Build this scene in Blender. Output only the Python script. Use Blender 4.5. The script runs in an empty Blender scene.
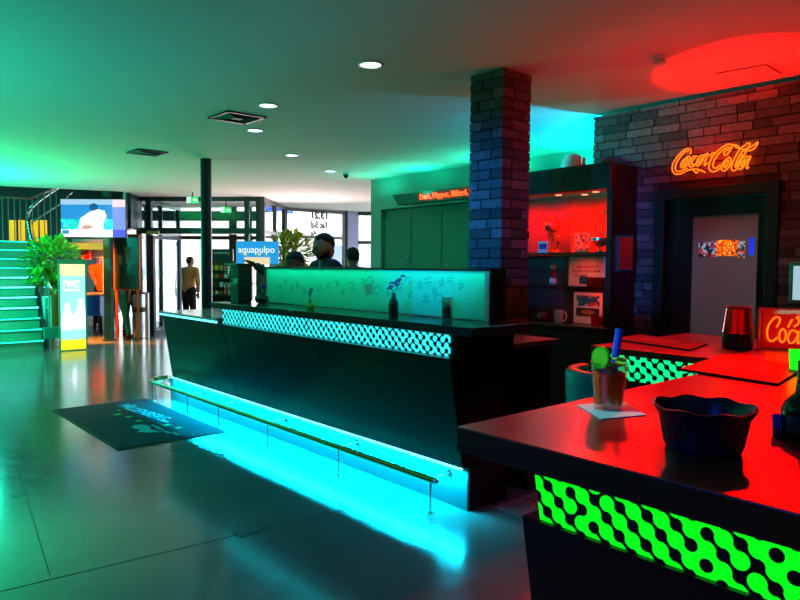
import bpy, bmesh, math, random
from math import sin, cos, pi, radians, atan, sqrt, atan2
from mathutils import Vector, Matrix
random.seed(7)
S = bpy.context.scene
COL = S.collection
V = Vector

# ------------------------------------------------------------------ camera (pinhole measured from the photo)
F = 672.0; H = 1.57
YAW = atan(590/672.0); PT = radians(2.9); RL = radians(0.4)
fw = V((sin(YAW)*cos(PT), cos(YAW)*cos(PT), -sin(PT)))
ri0 = V((cos(YAW), -sin(YAW), 0)); up0 = ri0.cross(fw)
ri = ri0*cos(RL) + up0*sin(RL); up = up0*cos(RL) - ri0*sin(RL)
CAM = V((0, 0, H))
cd = bpy.data.cameras.new('camera'); cam = bpy.data.objects.new('camera', cd); COL.objects.link(cam)
cd.sensor_width = 36; cd.lens = F/800*36; cd.clip_start = .05; cd.clip_end = 200
cam.matrix_world = Matrix(((ri.x, up.x, -fw.x, 0), (ri.y, up.y, -fw.y, 0), (ri.z, up.z, -fw.z, H), (0, 0, 0, 1)))
S.camera = cam
def ray(x, y): return (fw*F + ri*(x-400) + up*(300-y)).normalized()
def PZ(x, y, z): d = ray(x, y); return CAM + d*((z-H)/d.z)
def PX(x, y, X): d = ray(x, y); return CAM + d*(X/d.x)
def PY(x, y, Y): d = ray(x, y); return CAM + d*(Y/d.y)
def PD(x, y, dep): d = ray(x, y); return CAM + d*(dep/d.dot(fw))

# ------------------------------------------------------------------ materials
def lin(c):
    return tuple((v/12.92 if v <= .04045 else ((v+.055)/1.055)**2.4) for v in c[:3]) + (1,)
def hx(s): return lin([int(s[i:i+2], 16)/255 for i in (0, 2, 4)])
def mat(name, col, rough=.5, metal=0, spec=.5, trans=0, ior=1.45, emis=None, es=0, noise=0, nscale=8, bump=0, alpha=1, coat=0, island=0):
    m = bpy.data.materials.new(name); m.use_nodes = True
    nt = m.node_tree; b = nt.nodes['Principled BSDF']
    c = hx(col) if isinstance(col, str) else col
    b.inputs['Base Color'].default_value = c
    b.inputs['Roughness'].default_value = rough; b.inputs['Metallic'].default_value = metal
    b.inputs['Specular IOR Level'].default_value = spec; b.inputs['IOR'].default_value = ior
    b.inputs['Transmission Weight'].default_value = trans; b.inputs['Coat Weight'].default_value = coat
    b.inputs['Alpha'].default_value = alpha
    if emis:
        b.inputs['Emission Color'].default_value = hx(emis) if isinstance(emis, str) else emis
        b.inputs['Emission Strength'].default_value = es
    if noise or bump or island:
        tc = nt.nodes.new('ShaderNodeNewGeometry')
        n = nt.nodes.new('ShaderNodeTexNoise'); n.inputs['Scale'].default_value = nscale; n.inputs['Detail'].default_value = 5
        nt.links.new(tc.outputs['Position'], n.inputs['Vector'])
        fac = n.outputs['Fac']
        if noise or island:
            h = nt.nodes.new('ShaderNodeHueSaturation'); h.inputs['Color'].default_value = c
            mr = nt.nodes.new('ShaderNodeMapRange'); mr.inputs[3].default_value = 1-noise; mr.inputs[4].default_value = 1+noise
            mr.inputs[1].default_value = .3; mr.inputs[2].default_value = .7
            nt.links.new(fac, mr.inputs[0]); out = mr.outputs[0]
            if island:
                m2 = nt.nodes.new('ShaderNodeMapRange'); m2.inputs[3].default_value = 1-island; m2.inputs[4].default_value = 1+island
                nt.links.new(tc.outputs['Random Per Island'], m2.inputs[0])
                mm = nt.nodes.new('ShaderNodeMath'); mm.operation = 'MULTIPLY'
                nt.links.new(out, mm.inputs[0]); nt.links.new(m2.outputs[0], mm.inputs[1]); out = mm.outputs[0]
            nt.links.new(out, h.inputs['Value']); nt.links.new(h.outputs[0], b.inputs['Base Color'])
        if bump:
            bp = nt.nodes.new('ShaderNodeBump'); bp.inputs['Strength'].default_value = bump; bp.inputs['Distance'].default_value = .01
            nt.links.new(fac, bp.inputs['Height']); nt.links.new(bp.outputs[0], b.inputs['Normal'])
    return m
def glow(name, col, s):
    return mat(name, '101010', .4, emis=col, es=s)
def glassm(name, col='FFFFFF', tint=.12, rough=.03):
    m = bpy.data.materials.new(name); m.use_nodes = True; nt = m.node_tree; nt.nodes.clear()
    o = nt.nodes.new('ShaderNodeOutputMaterial'); mx = nt.nodes.new('ShaderNodeMixShader')
    t = nt.nodes.new('ShaderNodeBsdfTransparent'); g = nt.nodes.new('ShaderNodeBsdfGlossy')
    lw = nt.nodes.new('ShaderNodeLayerWeight'); lw.inputs[0].default_value = .5
    fr = nt.nodes.new('ShaderNodeMath'); fr.operation = 'POWER'; fr.inputs[1].default_value = 4; nt.links.new(lw.outputs['Facing'], fr.inputs[0])
    ad = nt.nodes.new('ShaderNodeMath'); ad.inputs[1].default_value = .6; ad.inputs[2].default_value = .03+tint*.2; ad.operation = 'MULTIPLY_ADD'
    g.inputs['Roughness'].default_value = rough; t.inputs[0].default_value = hx(col)
    nt.links.new(fr.outputs[0], ad.inputs[0]); nt.links.new(ad.outputs[0], mx.inputs[0])
    nt.links.new(t.outputs[0], mx.inputs[1]); nt.links.new(g.outputs[0], mx.inputs[2]); nt.links.new(mx.outputs[0], o.inputs[0])
    return m
def frost(name, col='E8FFF8', w=.6):
    m = bpy.data.materials.new(name); m.use_nodes = True; nt = m.node_tree; nt.nodes.clear()
    o = nt.nodes.new('ShaderNodeOutputMaterial'); mx = nt.nodes.new('ShaderNodeMixShader'); mx.inputs[0].default_value = .08
    m2 = nt.nodes.new('ShaderNodeMixShader'); m2.inputs[0].default_value = w
    d = nt.nodes.new('ShaderNodeBsdfDiffuse'); t = nt.nodes.new('ShaderNodeBsdfTranslucent'); g = nt.nodes.new('ShaderNodeBsdfGlossy')
    g.inputs['Roughness'].default_value = .2
    for n in (d, t): n.inputs[0].default_value = hx(col)
    nt.links.new(d.outputs[0], m2.inputs[1]); nt.links.new(t.outputs[0], m2.inputs[2])
    nt.links.new(m2.outputs[0], mx.inputs[1]); nt.links.new(g.outputs[0], mx.inputs[2]); nt.links.new(mx.outputs[0], o.inputs[0])
    return m
def pict(name, cols, scale, es=0, rough=.4, stretch=(1, 1, 1)):
    m = bpy.data.materials.new(name); m.use_nodes = True; nt = m.node_tree; b = nt.nodes['Principled BSDF']; b.inputs['Roughness'].default_value = rough
    g = nt.nodes.new('ShaderNodeNewGeometry'); vm = nt.nodes.new('ShaderNodeVectorMath'); vm.operation = 'MULTIPLY'; vm.inputs[1].default_value = stretch
    n = nt.nodes.new('ShaderNodeTexVoronoi'); n.inputs['Scale'].default_value = scale
    nt.links.new(g.outputs['Position'], vm.inputs[0]); nt.links.new(vm.outputs[0], n.inputs['Vector'])
    sp_ = nt.nodes.new('ShaderNodeSeparateColor'); nt.links.new(n.outputs['Color'], sp_.inputs[0])
    r = nt.nodes.new('ShaderNodeValToRGB'); r.color_ramp.interpolation = 'CONSTANT'; e = r.color_ramp.elements
    while len(e) < len(cols): e.new(.5)
    for i, c in enumerate(cols): e[i].position = i/len(cols); e[i].color = hx(c)
    nt.links.new(sp_.outputs[0], r.inputs[0]); nt.links.new(r.outputs[0], b.inputs['Base Color'])
    if es: nt.links.new(r.outputs[0], b.inputs['Emission Color']); b.inputs['Emission Strength'].default_value = es
    return m
def truchet(name, col, es, s, y0=0, z0=0, mirror=1):
    """backlit sheet behind a black cut-out pattern of joined dots"""
    m = bpy.data.materials.new(name); m.use_nodes = True; nt = m.node_tree; b = nt.nodes['Principled BSDF']
    L = nt.links.new
    def M(op, a, b_=None):
        n = nt.nodes.new('ShaderNodeMath'); n.operation = op
        for i, v in enumerate((a, b_)):
            if v is None: continue
            if isinstance(v, (int, float)): n.inputs[i].default_value = v
            else: L(v, n.inputs[i])
        return n.outputs[0]
    g = nt.nodes.new('ShaderNodeNewGeometry'); sx = nt.nodes.new('ShaderNodeSeparateXYZ'); L(g.outputs['Position'], sx.inputs[0])
    u = M('MULTIPLY', M('SUBTRACT', sx.outputs[1], y0), mirror/s); v = M('DIVIDE', M('SUBTRACT', sx.outputs[2], z0), s)
    i = M('FLOOR', u); j = M('FLOOR', v); fu = M('SUBTRACT', u, i); fv = M('SUBTRACT', v, j)
    par = M('ABSOLUTE', M('MODULO', M('ADD', i, j), 2.0))
    # flip u on odd tiles
    fu2 = M('ADD', M('MULTIPLY', fu, M('SUBTRACT', 1.0, M('MULTIPLY', par, 2.0))), par)
    def dist(cx, cy):
        a = M('SUBTRACT', fu2, cx); c = M('SUBTRACT', fv, cy)
        return M('SQRT', M('ADD', M('MULTIPLY', a, a), M('MULTIPLY', c, c)))
    dG = M('MINIMUM', dist(0., 0.), dist(1., 1.)); dB = M('MINIMUM', dist(1., 0.), dist(0., 1.))
    wn = nt.nodes.new('ShaderNodeTexWhiteNoise'); wn.noise_dimensions = '2D'
    cb = nt.nodes.new('ShaderNodeCombineXYZ'); L(i, cb.inputs[0]); L(j, cb.inputs[1]); L(cb.outputs[0], wn.inputs['Vector'])
    thr = M('SUBTRACT', .78, M('MULTIPLY', par, .56))
    T = M('LESS_THAN', wn.outputs['Value'], thr)
    on = M('ADD', M('MULTIPLY', T, M('GREATER_THAN', dB, .44)), M('MULTIPLY', M('SUBTRACT', 1.0, T), M('LESS_THAN', dG, .585)))
    L(M('MULTIPLY', on, es), b.inputs['Emission Strength'])
    b.inputs['Emission Color'].default_value = hx(col)
    b.inputs['Base Color'].default_value = (.01, .012, .012, 1); b.inputs['Roughness'].default_value = .35
    return m

MT = dict(
    ceil=mat('painted_ceiling', 'DADAD6', .8, spec=.2),
    mortar=mat('mortar', '2A2828', .9, noise=.2, nscale=60),
    brick=mat('grey_brick', '5A5256', .8, noise=.25, nscale=30, bump=.4, island=.6),
    black=mat('black_lacquer', '0B0C0E', .28), blackm=mat('black_matt', '08090A', .6), dark=mat('dark_laminate', '17181A', .35),
    bar=mat('bar_front', '0C0F10', .3, spec=.3, noise=.2, nscale=3),
    steel=mat('brushed_steel', 'C8CCD0', .2, metal=1), chrome=mat('chrome', 'E8ECEE', .08, metal=1),
    bronze=mat('brass_rail', '9A8458', .22, metal=1),
    wood=mat('dark_walnut', '5A241A', .3, noise=.2, nscale=5),
    stone=mat('dark_stone_top', '2A2E30', .18, noise=.15, nscale=12),
    pale=mat('pale_counter_top', '8C8680', .15, noise=.1),
    white=mat('white_enamel', 'E8E8E8', .4), cream=mat('cream', 'D8CDB8', .6),
    greenwall=mat('teal_wall_paint', '7FA8A0', .7), cup=mat('green_cupboard', '2C6A50', .45),
    frame=mat('dark_teal_metal', '12343A', .35), grey=mat('grey_plastic', '6A6E72', .5),
    skin=mat('skin', 'B98468', .55), skin2=mat('darker_skin', '6E4634', .55), hair=mat('black_hair', '14100E', .7, bump=.5, nscale=120),
    navy=mat('navy_shirt', '141A2A', .85, noise=.2, nscale=20), orange=mat('orange_shirt', 'F07010', .8, noise=.1), tan=mat('tan_shirt', 'C8925A', .8, noise=.15),
    tealc=mat('teal_trousers', '138A7C', .8), blackc=mat('black_trousers', '0A0A0E', .85), shoe=mat('black_shoes', '08080A', .4),
    leaf=mat('leaf_green', '62C040', .5, noise=.35, nscale=12, island=.4), leafy=mat('yellow_green_leaf', 'A8A828', .5, noise=.3, island=.4), stem=mat('stem', '3A4A20', .7),
    red=mat('red_plastic', 'C81010', .3), blue=mat('blue_panel', '1048C0', .35), yellow=mat('yellow_panel', 'F2C010', .5), orangep=mat('orange_panel', 'D84A10', .5),
    glass=glassm('clear_glass'), wglass=glassm('window_glass', 'F4FAFA', .1, .02), cabglass=glassm('cabinet_glass', 'F8F8F8', .05),
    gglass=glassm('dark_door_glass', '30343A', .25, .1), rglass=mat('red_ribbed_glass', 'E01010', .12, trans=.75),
    frost=frost('frosted_glass', 'A8E8DC', .5), etch=mat('etched_line', '0E5A50', .7),
    led_cyan=glow('cyan_led', '60F0FF', 3.2), led_green=glow('green_led', '20FF90', 2.4), led_teal=glow('teal_led', '20F0C8', 2.2),
    down=glow('downlight_glass', 'C8F8FF', 5.0), neon=glow('orange_neon_tube', 'FF5A0C', 3.2), neon_bg=mat('red_acrylic', 'C00808', .3, emis='FF0000', es=.25),
    exitg=glow('green_exit_light', '18D060', 1.6), exitw=glow('white_exit_light', 'F0FFF4', 1.4),
    ticker=glow('red_led_text', 'FF3A10', 3.5), tickbg=mat('ticker_face', '180404', .4, emis='FF1800', es=.08),
    rubber=mat('mat_pile', '0C2A36', .95, bump=.6, nscale=300), inlay=mat('mat_blue_inlay', '3CB0BC', .9), inlayg=mat('mat_green_inlay', '3CC060', .9),
    straw=mat('blue_straw', '1038E0', .3), lime=mat('lime_rind', '188810', .4), limef=mat('lime_flesh', '38B828', .4),
    drink=mat('amber_drink', 'FF5A18', .1, trans=.15), ice=mat('ice', 'E8F0F0', .1, trans=.8), napkin=mat('paper_napkin', '6AA8C8', .8),
    asphalt=mat('outside_paving', 'B8B4AC', .8, noise=.1), bldg=mat('outside_render', 'D8D4CC', .8), gold=mat('gold_metal', 'E8A838', .25, metal=1),
    balu=mat('teal_baluster', '3A9A90', .4), winp=mat('pale_window', '9AA8B4', .3), paper=mat('white_paper', 'E6E2E4', .7), ink=mat('black_ink', '101014', .7), leather=mat('green_leatherette', '2E8A70', .45),
    tile=mat('pale_floor_tile', '8A8480', .35, noise=.1), purple=mat('blue_violet_petal', '3040A0', .6), steel2=mat('dark_steel', '50585E', .3, metal=1),
)
# floor: polished screed, cloudy, with a varying gloss
fm = bpy.data.materials.new('polished_screed'); fm.use_nodes = True; nt = fm.node_tree; b = nt.nodes['Principled BSDF']
g = nt.nodes.new('ShaderNodeNewGeometry'); n1 = nt.nodes.new('ShaderNodeTexNoise'); n1.inputs['Scale'].default_value = 1.3; n1.inputs['Detail'].default_value = 8
n2 = nt.nodes.new('ShaderNodeTexNoise'); n2.inputs['Scale'].default_value = 9; n2.inputs['Detail'].default_value = 6
nt.links.new(g.outputs['Position'], n1.inputs['Vector']); nt.links.new(g.outputs['Position'], n2.inputs['Vector'])
cr = nt.nodes.new('ShaderNodeValToRGB'); cr.color_ramp.elements[0].position = .3; cr.color_ramp.elements[0].color = hx('5C5E5B'); cr.color_ramp.elements[1].position = .75; cr.color_ramp.elements[1].color = hx('6C6D68')
nt.links.new(n1.outputs['Fac'], cr.inputs[0]); nt.links.new(cr.outputs[0], b.inputs['Base Color'])
mr = nt.nodes.new('ShaderNodeMapRange'); mr.inputs[1].default_value = .3; mr.inputs[2].default_value = .7; mr.inputs[3].default_value = .13; mr.inputs[4].default_value = .2; b.inputs['Specular IOR Level'].default_value = .85
nt.links.new(n2.outputs['Fac'], mr.inputs[0]); nt.links.new(mr.outputs[0], b.inputs['Roughness'])
bp = nt.nodes.new('ShaderNodeBump'); bp.inputs['Strength'].default_value = 0.0; bp.inputs['Distance'].default_value = .01
nt.links.new(n2.outputs['Fac'], bp.inputs['Height']); nt.links.new(bp.outputs[0], b.inputs['Normal'])
MT['floor'] = fm

# ------------------------------------------------------------------ mesh helpers
def frame_of(d):
    d = d.normalized(); a = V((0, 0, 1)) if abs(d.z) < .95 else V((1, 0, 0))
    u = d.cross(a).normalized(); return u, d.cross(u).normalized()
class MB:
    def __init__(s): s.bm = bmesh.new(); s.smooth = False
    def hexa(s, P):
        vs = [s.bm.verts.new(p) for p in P]
        for f in ((0, 3, 2, 1), (4, 5, 6, 7), (0, 1, 5, 4), (1, 2, 6, 5), (2, 3, 7, 6), (3, 0, 4, 7)):
            s.bm.faces.new([vs[i] for i in f])
        return s
    def b(s, x0, x1, y0, y1, z0, z1):
        return s.hexa([(x0, y0, z0), (x1, y0, z0), (x1, y1, z0), (x0, y1, z0), (x0, y0, z1), (x1, y0, z1), (x1, y1, z1), (x0, y1, z1)])
    def ob(s, c, u, v, w, su, sv, sw):
        c = V(c); u = V(u).normalized()*su/2; v = V(v).normalized()*sv/2; w = V(w).normalized()*sw/2
        return s.hexa([c-u-v-w, c+u-v-w, c+u+v-w, c-u+v-w, c-u-v+w, c+u-v+w, c+u+v+w, c-u+v+w])
    def bar(s, p, q, w, h=None):
        p = V(p); q = V(q); u, v = frame_of(q-p); h = h or w
        return s.ob((p+q)/2, q-p, u, v, (q-p).length, w, h)
    def ring_loft(s, rings, cap=True):
        prev = None; R = []
        for r in rings: R.append([s.bm.verts.new(p) for p in r])
        n = len(R[0])
        for a, c in zip(R, R[1:]):
            for i in range(n):
                try: s.bm.faces.new([a[i], a[(i+1) % n], c[(i+1) % n], c[i]])
                except ValueError: pass
        if cap:
            s.bm.faces.new(R[0][::-1]); s.bm.faces.new(R[-1])
        s.smooth = True; return s
    def cyl(s, p, q, r0, r1=None, n=16):
        p = V(p); q = V(q); r1 = r0 if r1 is None else r1; u, v = frame_of(q-p)
        return s.ring_loft([[c+u*(r*cos(2*pi*i/n))+v*(r*sin(2*pi*i/n)) for i in range(n)] for c, r in ((p, r0), (q, r1))])
    def lathe(s, c, prof, n=24, flute=0, k=0, sx=1, sy=1):
        c = V(c); rings = []
        for r, z in prof:
            rings.append([c+V((sx*r*(1+flute*cos(k*2*pi*i/n))*cos(2*pi*i/n), sy*r*(1+flute*cos(k*2*pi*i/n))*sin(2*pi*i/n), z)) for i in range(n)])
        return s.ring_loft(rings)
    def tube(s, pts, r, n=8, closed=False):
        pts = [V(p) for p in pts]; rings = []; N = len(pts); u = None
        for i, p in enumerate(pts):
            a = pts[(i-1) % N] if closed or i else p; c = pts[(i+1) % N] if closed or i < N-1 else p
            d = (c-a)
            if d.length < 1e-9: d = V((0, 0, 1))
            d.normalize()
            if u is None: u, v = frame_of(d)
            else:
                u = (u-d*u.dot(d)); u = u.normalized() if u.length > 1e-6 else frame_of(d)[0]; v = d.cross(u)
            rr = r[i] if isinstance(r, (list, tuple)) else r
            rings.append([p+u*(rr*cos(2*pi*j/n))+v*(rr*sin(2*pi*j/n)) for j in range(n)])
        if closed: rings.append(rings[0]); return s.ring_loft(rings, cap=False)
        return s.ring_loft(rings)
    def sph(s, c, r, sc=(1, 1, 1), sub=2, M=None):
        g = bmesh.ops.create_icosphere(s.bm, subdivisions=sub, radius=1)
        for vv in g['verts']:
            p = V((vv.co.x*r*sc[0], vv.co.y*r*sc[1], vv.co.z*r*sc[2]))
            vv.co = V(c)+(M @ p if M else p)
        s.smooth = True; return s
    def caps(s, p, q, r0, r1, n=12):
        p = V(p); q = V(q); d = (q-p); L = d.length; d.normalize(); u, v = frame_of(d); rings = []
        for t in (-.95, -.7, -.35): rings.append((p+d*(r0*t), r0*sqrt(1-t*t)))
        rings += [(p, r0), (q, r1)]
        for t in (.35, .7, .95): rings.append((q+d*(r1*t), r1*sqrt(1-t*t)))
        return s.ring_loft([[c+u*(r*cos(2*pi*i/n))+v*(r*sin(2*pi*i/n)) for i in range(n)] for c, r in rings])
    def prism(s, poly, off):
        off = V(off); a = [s.bm.verts.new(V(p)) for p in poly]; c = [s.bm.verts.new(V(p)+off) for p in poly]; n = len(a)
        s.bm.faces.new(a); s.bm.faces.new(c[::-1])
        for i in range(n): s.bm.faces.new([a[(i+1) % n], a[i], c[i], c[(i+1) % n]])
        return s
    def build(s, name, m, parent=None, bevel=0, smooth=None, remesh=0, seg=2):
        off = V((0, 0, 0)); p = parent
        while p is not None: off += V(p.location); p = p.parent
        for v in s.bm.verts: v.co -= off
        bmesh.ops.recalc_face_normals(s.bm, faces=s.bm.faces)
        me = bpy.data.meshes.new(name); s.bm.to_mesh(me); s.bm.free()
        sm = s.smooth if smooth is None else smooth
        if sm:
            me.polygons.foreach_set('use_smooth', [True]*len(me.polygons))
            if not remesh: me.set_sharp_from_angle(angle=radians(40))
        o = bpy.data.objects.new(name, me); COL.objects.link(o)
        me.materials.append(MT[m] if isinstance(m, str) else m)
        if parent is not None: o.parent = parent
        if bevel:
            md = o.modifiers.new('bevel', 'BEVEL'); md.width = bevel; md.segments = seg; md.limit_method = 'ANGLE'; md.angle_limit = radians(40)
        if remesh:
            md = o.modifiers.new('remesh', 'REMESH'); md.mode = 'VOXEL'; md.voxel_size = remesh; md.use_smooth_shade = True
            md = o.modifiers.new('smooth', 'SMOOTH'); md.factor = .5; md.iterations = 4
        return o
def tag(o, label, cat, group=None, kind=None):
    o['label'] = label; o['category'] = cat
    if group: o['group'] = group
    if kind: o['kind'] = kind
    return o
def thing(name, label, cat, loc, group=None):
    o = bpy.data.objects.new(name, None); COL.objects.link(o); o.location = loc; o.empty_display_size = .1
    return tag(o, label, cat, group)
def struct(name, mb, m, parent=None, **k):
    o = mb.build(name, m, parent, **k)
    if parent is None: o['kind'] = 'structure'
    return o
def copy_tree(o, parent=None):
    c = o.copy(); COL.objects.link(c); c.parent = parent
    for ch in list(o.children): copy_tree(ch, c)
    return c
def text_mb(txt, origin, right, upv, size, depth=.002, mb=None, width=None, mirror=False, shear=0, bold=0):
    """flat lettering, as a mesh, starting at origin and running along right"""
    cu = bpy.data.curves.new('t', 'FONT'); cu.body = txt; cu.size = size; cu.extrude = depth/2; cu.resolution_u = 3; cu.shear = shear; cu.offset = bold
    ob = bpy.data.objects.new('t', cu); COL.objects.link(ob)
    dg = bpy.context.evaluated_depsgraph_get(); me = bpy.data.meshes.new_from_object(ob.evaluated_get(dg))
    mb = mb or MB(); right = V(right).normalized(); upv = V(upv).normalized(); nrm = right.cross(upv)
    xs = [v.co.x for v in me.vertices] or [0, 1]; x0, x1 = min(xs), max(xs); k = (width/(x1-x0)) if width else 1
    n0 = len(mb.bm.verts); mb.bm.from_mesh(me); mb.bm.verts.ensure_lookup_table()
    for v in mb.bm.verts[n0:]:
        x = (v.co.x-x0)*k
        if mirror: x = (x1-x0)*k-x
        v.co = V(origin)+right*x+upv*v.co.y+nrm*v.co.z
    bpy.data.objects.remove(ob); bpy.data.curves.remove(cu); bpy.data.meshes.remove(me)
    return mb
def light(name, kind, loc, col, power, aim=None, size=None, size_y=None, spot=None, blend=.5, rad=.03, spread=None):
    d = bpy.data.lights.new(name, kind); d.color = hx(col)[:3]; d.energy = power
    if kind == 'AREA':
        d.shape = 'RECTANGLE'; d.size = size; d.size_y = size_y or size
        if spread: d.spread = radians(spread)
    else: d.shadow_soft_size = rad
    if kind == 'SPOT': d.spot_size = radians(spot); d.spot_blend = blend
    o = bpy.data.objects.new(name, d); COL.objects.link(o); o.location = loc
    if aim is not None: o.rotation_euler = (V(aim)-V(loc)).to_track_quat('-Z', 'Y').to_euler()
    return o
def spline(pts, k=6, closed=False):
    pts = [V(p) for p in pts]; out = []; n = len(pts)
    rng = range(n if closed else n-1)
    for i in rng:
        p0 = pts[(i-1) % n] if (closed or i) else pts[0]; p1 = pts[i]; p2 = pts[(i+1) % n]; p3 = pts[(i+2) % n] if (closed or i < n-2) else pts[-1]
        for j in range(k):
            t = j/k
            out.append(.5*((2*p1)+(p2-p0)*t+(2*p0-5*p1+4*p2-p3)*t*t+(3*p1-p0-3*p2+p3)*t**3))
    if not closed: out.append(pts[-1])
    return out

# ------------------------------------------------------------------ the shell
CZ = 3.03
struct('floor', MB().prism([(-3.5, -2.5, -.1), (12.5, -2.5, -.1), (12.5, 14.8, -.1), (9.1, 14.8, -.1), (9.02, 17, -.1), (7.2, 17, -.1), (7.2, 22, -.1), (-3.5, 22, -.1)], (0, 0, .1)), 'floor')
cpoly = [(-3.5, -2.5), (12.5, -2.5), (12.5, 14.75), (8.9, 14.75), (7.4, 17), (5.6, 16.3), (4.95, 13.95), (2.7, 14.65), (-3.5, 16.4)]
struct('ceiling', MB().prism([(x, y, CZ) for x, y in cpoly], (0, 0, .3)), 'ceil')
struct('wall_behind', MB().b(-3.5, 6.6, -2.7, -2.5, 0, 3.4), mat('white_wall', '8A8C8C', .8))
struct('wall_left', MB().b(-3.7, -3.5, -2.7, 22, 0, 6), mat('left_wall', '5A6A68', .8))
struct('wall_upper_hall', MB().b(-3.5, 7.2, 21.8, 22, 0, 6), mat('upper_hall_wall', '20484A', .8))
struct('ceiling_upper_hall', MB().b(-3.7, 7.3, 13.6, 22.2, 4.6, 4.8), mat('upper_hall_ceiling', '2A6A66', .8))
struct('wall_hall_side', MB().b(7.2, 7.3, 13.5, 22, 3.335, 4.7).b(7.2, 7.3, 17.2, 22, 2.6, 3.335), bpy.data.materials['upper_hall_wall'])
struct('trim_1', MB().b(-3.7, 7.3, 13.4, 13.6, 3.34, 4.8), 'blackm')
# brick wall with the staff door
DY0, DY1, DZ = 1.975, 2.98, 2.245
def brick_mesh(plane, fix, a0, a1, z0, z1, depth_dir, pitch=.072, L=.25, holes=(), mb=None):
    mb = mb or MB(); row = 0; z = z0
    while z < z1-.02:
        zt = min(z+pitch-.010, z1)
        a = a0-random.uniform(0, L*.9)
        while a < a1:
            ln = random.choice((L, L, L*.9, L*.55)); p = max(a, a0); q = min(a+ln-.010, a1)
            segs = [(p, q)]
            for h0, h1, hz in holes:
                if z < hz:
                    ns = []
                    for s0, s1 in segs:
                        if s1 <= h0 or s0 >= h1: ns.append((s0, s1))
                        else:
                            if s0 < h0: ns.append((s0, h0))
                            if s1 > h1: ns.append((h1, s1))
                    segs = ns
            for s0, s1 in segs:
                if s1-s0 < .02: continue
                d = random.uniform(.004, .014)*depth_dir
                zz0 = z+random.uniform(-.002, .002)
                if plane == 'x': mb.b(min(fix, fix+d), max(fix, fix+d), s0, s1, zz0, zt)
                else: mb.b(s0, s1, min(fix, fix+d), max(fix, fix+d), zz0, zt)
            a += ln
        z += pitch; row += 1
    return mb
wb = MB().b(5.62, 5.86, DY1, 3.62, 0, 2.985).b(5.62, 5.86, -2.5, DY0, 0, 2.985).b(5.62, 5.86, DY0, DY1, DZ, 2.985)
wallb = struct('wall_right', wb, 'mortar')
bm_ = brick_mesh('x', 5.62, -.6, 3.63, .006, 2.985, -1, holes=((DY0, DY1, DZ),))
brick_mesh('y', 3.62, 5.61, 5.87, .006, 2.985, 1, mb=bm_)
bm_.build('bricks', 'brick', wallb)
# green rear wall with cupboards recess
gw = MB().b(7.25, 7.45, -.5, 9.03, 2.515, CZ).b(7.25, 7.45, 8.76, 9.03, 0, 2.515).b(7.25, 7.45, -.5, 3.2, 0, 2.515).b(7.75, 7.85, 3.2, 8.76, 0, 2.515)
struct('wall_rear', gw, 'greenwall')
struct('wall_service', MB().b(7.45, 12.5, 8.83, 9.03, 0, CZ), 'greenwall')
struct('wall_service_end', MB().b(5.86, 7.25, -.7, -.5, 0, CZ), 'greenwall')
# pillar of bricks
PX0, PX1, PY0, PY1 = 3.862, 4.185, 3.268, 3.59
struct_p = thing('brick_pillar', 'square grey brick pillar rising from the bar counter to the ceiling', 'pillar', (4.02, 3.43, 0))
MB().b(PX0+.008, PX1-.008, PY0+.008, PY1-.008, 0, CZ).build('mortar_core', 'mortar', struct_p)
pb = MB(); z = .004; r = 0
while z < CZ-.03:
    zt = min(z+.066, CZ-.002); e = [random.uniform(0, .006) for _ in range(8)]
    x0, x1, y0, y1 = PX0-e[0], PX1+e[1], PY0-e[2], PY1+e[3]; w = .105
    if r % 2 == 0:
        sp = x0+random.choice((.12, .2, .24)); pb.b(x0, sp, y0, y0+w, z, zt); pb.b(sp+.009, x1, y0-e[4]*.5, y0+w, z, zt)
        sy = y0+w+.009; pb.b(x0-e[5]*.4, x0+w, sy, y1, z, zt); pb.b(x1-w, x1, sy, y1, z, zt); pb.b(x0+w+.009, x1-w-.009, y1-w, y1, z, zt)
    else:
        sy = y0+random.choice((.2, .24, .14)); pb.b(x0, x0+w, y0, sy, z, zt); pb.b(x0-e[6]*.4, x0+w, sy+.009, y1, z, zt)
        sx_ = x0+w+.009; pb.b(sx_, x1, y0+e[7]*.4, y0+w, z, zt); pb.b(x1-w, x1, y0+w+.009, y1, z, zt); pb.b(sx_, x1-w-.009, y1-w, y1, z, zt)
    z += .0742; r += 1
pb.build('bricks', 'brick', struct_p, bevel=.003, seg=1)
# floor details
struct('trim_2', MB().b(3.3, 5.55, .2, 2.83, 0, .006), 'tile')
gr = MB()
for i in range(8): gr.b(3.3+.3*i, 3.306+.3*i, .2, 2.83, .006, .008)
for i in range(9): gr.b(3.3, 5.55, .2+.3*i, .206+.3*i, .006, .008)
gr.build('grout', 'mortar', bpy.data.objects['trim_2'])
sa, sb = PZ(-60, 606, 0), PZ(300, 520, 0); sd = (sb-sa).normalized()
struct('trim_3', MB().ob((sa+sb)/2+V((0, 0, .0005)), sd, V((0, 0, 1)).cross(sd), (0, 0, 1), (sb-sa).length+2, .007, .001), mat('floor_joint', '1C2422', .8))
sa, sb = PZ(18, 470, 0), PZ(50, 575, 0); sd = (sb-sa).normalized()
struct('trim_4', MB().ob((sa+sb)/2+V((0, 0, .0005)), sd, V((0, 0, 1)).cross(sd), (0, 0, 1), (sb-sa).length, .004, .001), bpy.data.materials['floor_joint'])
c = PZ(247, 532, 0)
fb = tag(MB().b(c.x-.07, c.x+.07, c.y-.05, c.y+.05, 0, .004).build('floor_outlet_cover', 'steel2', bevel=.002), 'small metal outlet cover set in the dark floor before the foot rail', 'outlet cover')
MB().b(c.x-.05, c.x+.05, c.y-.004, c.y+.004, .004, .006).build('finger_slot', 'steel', fb)

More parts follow.
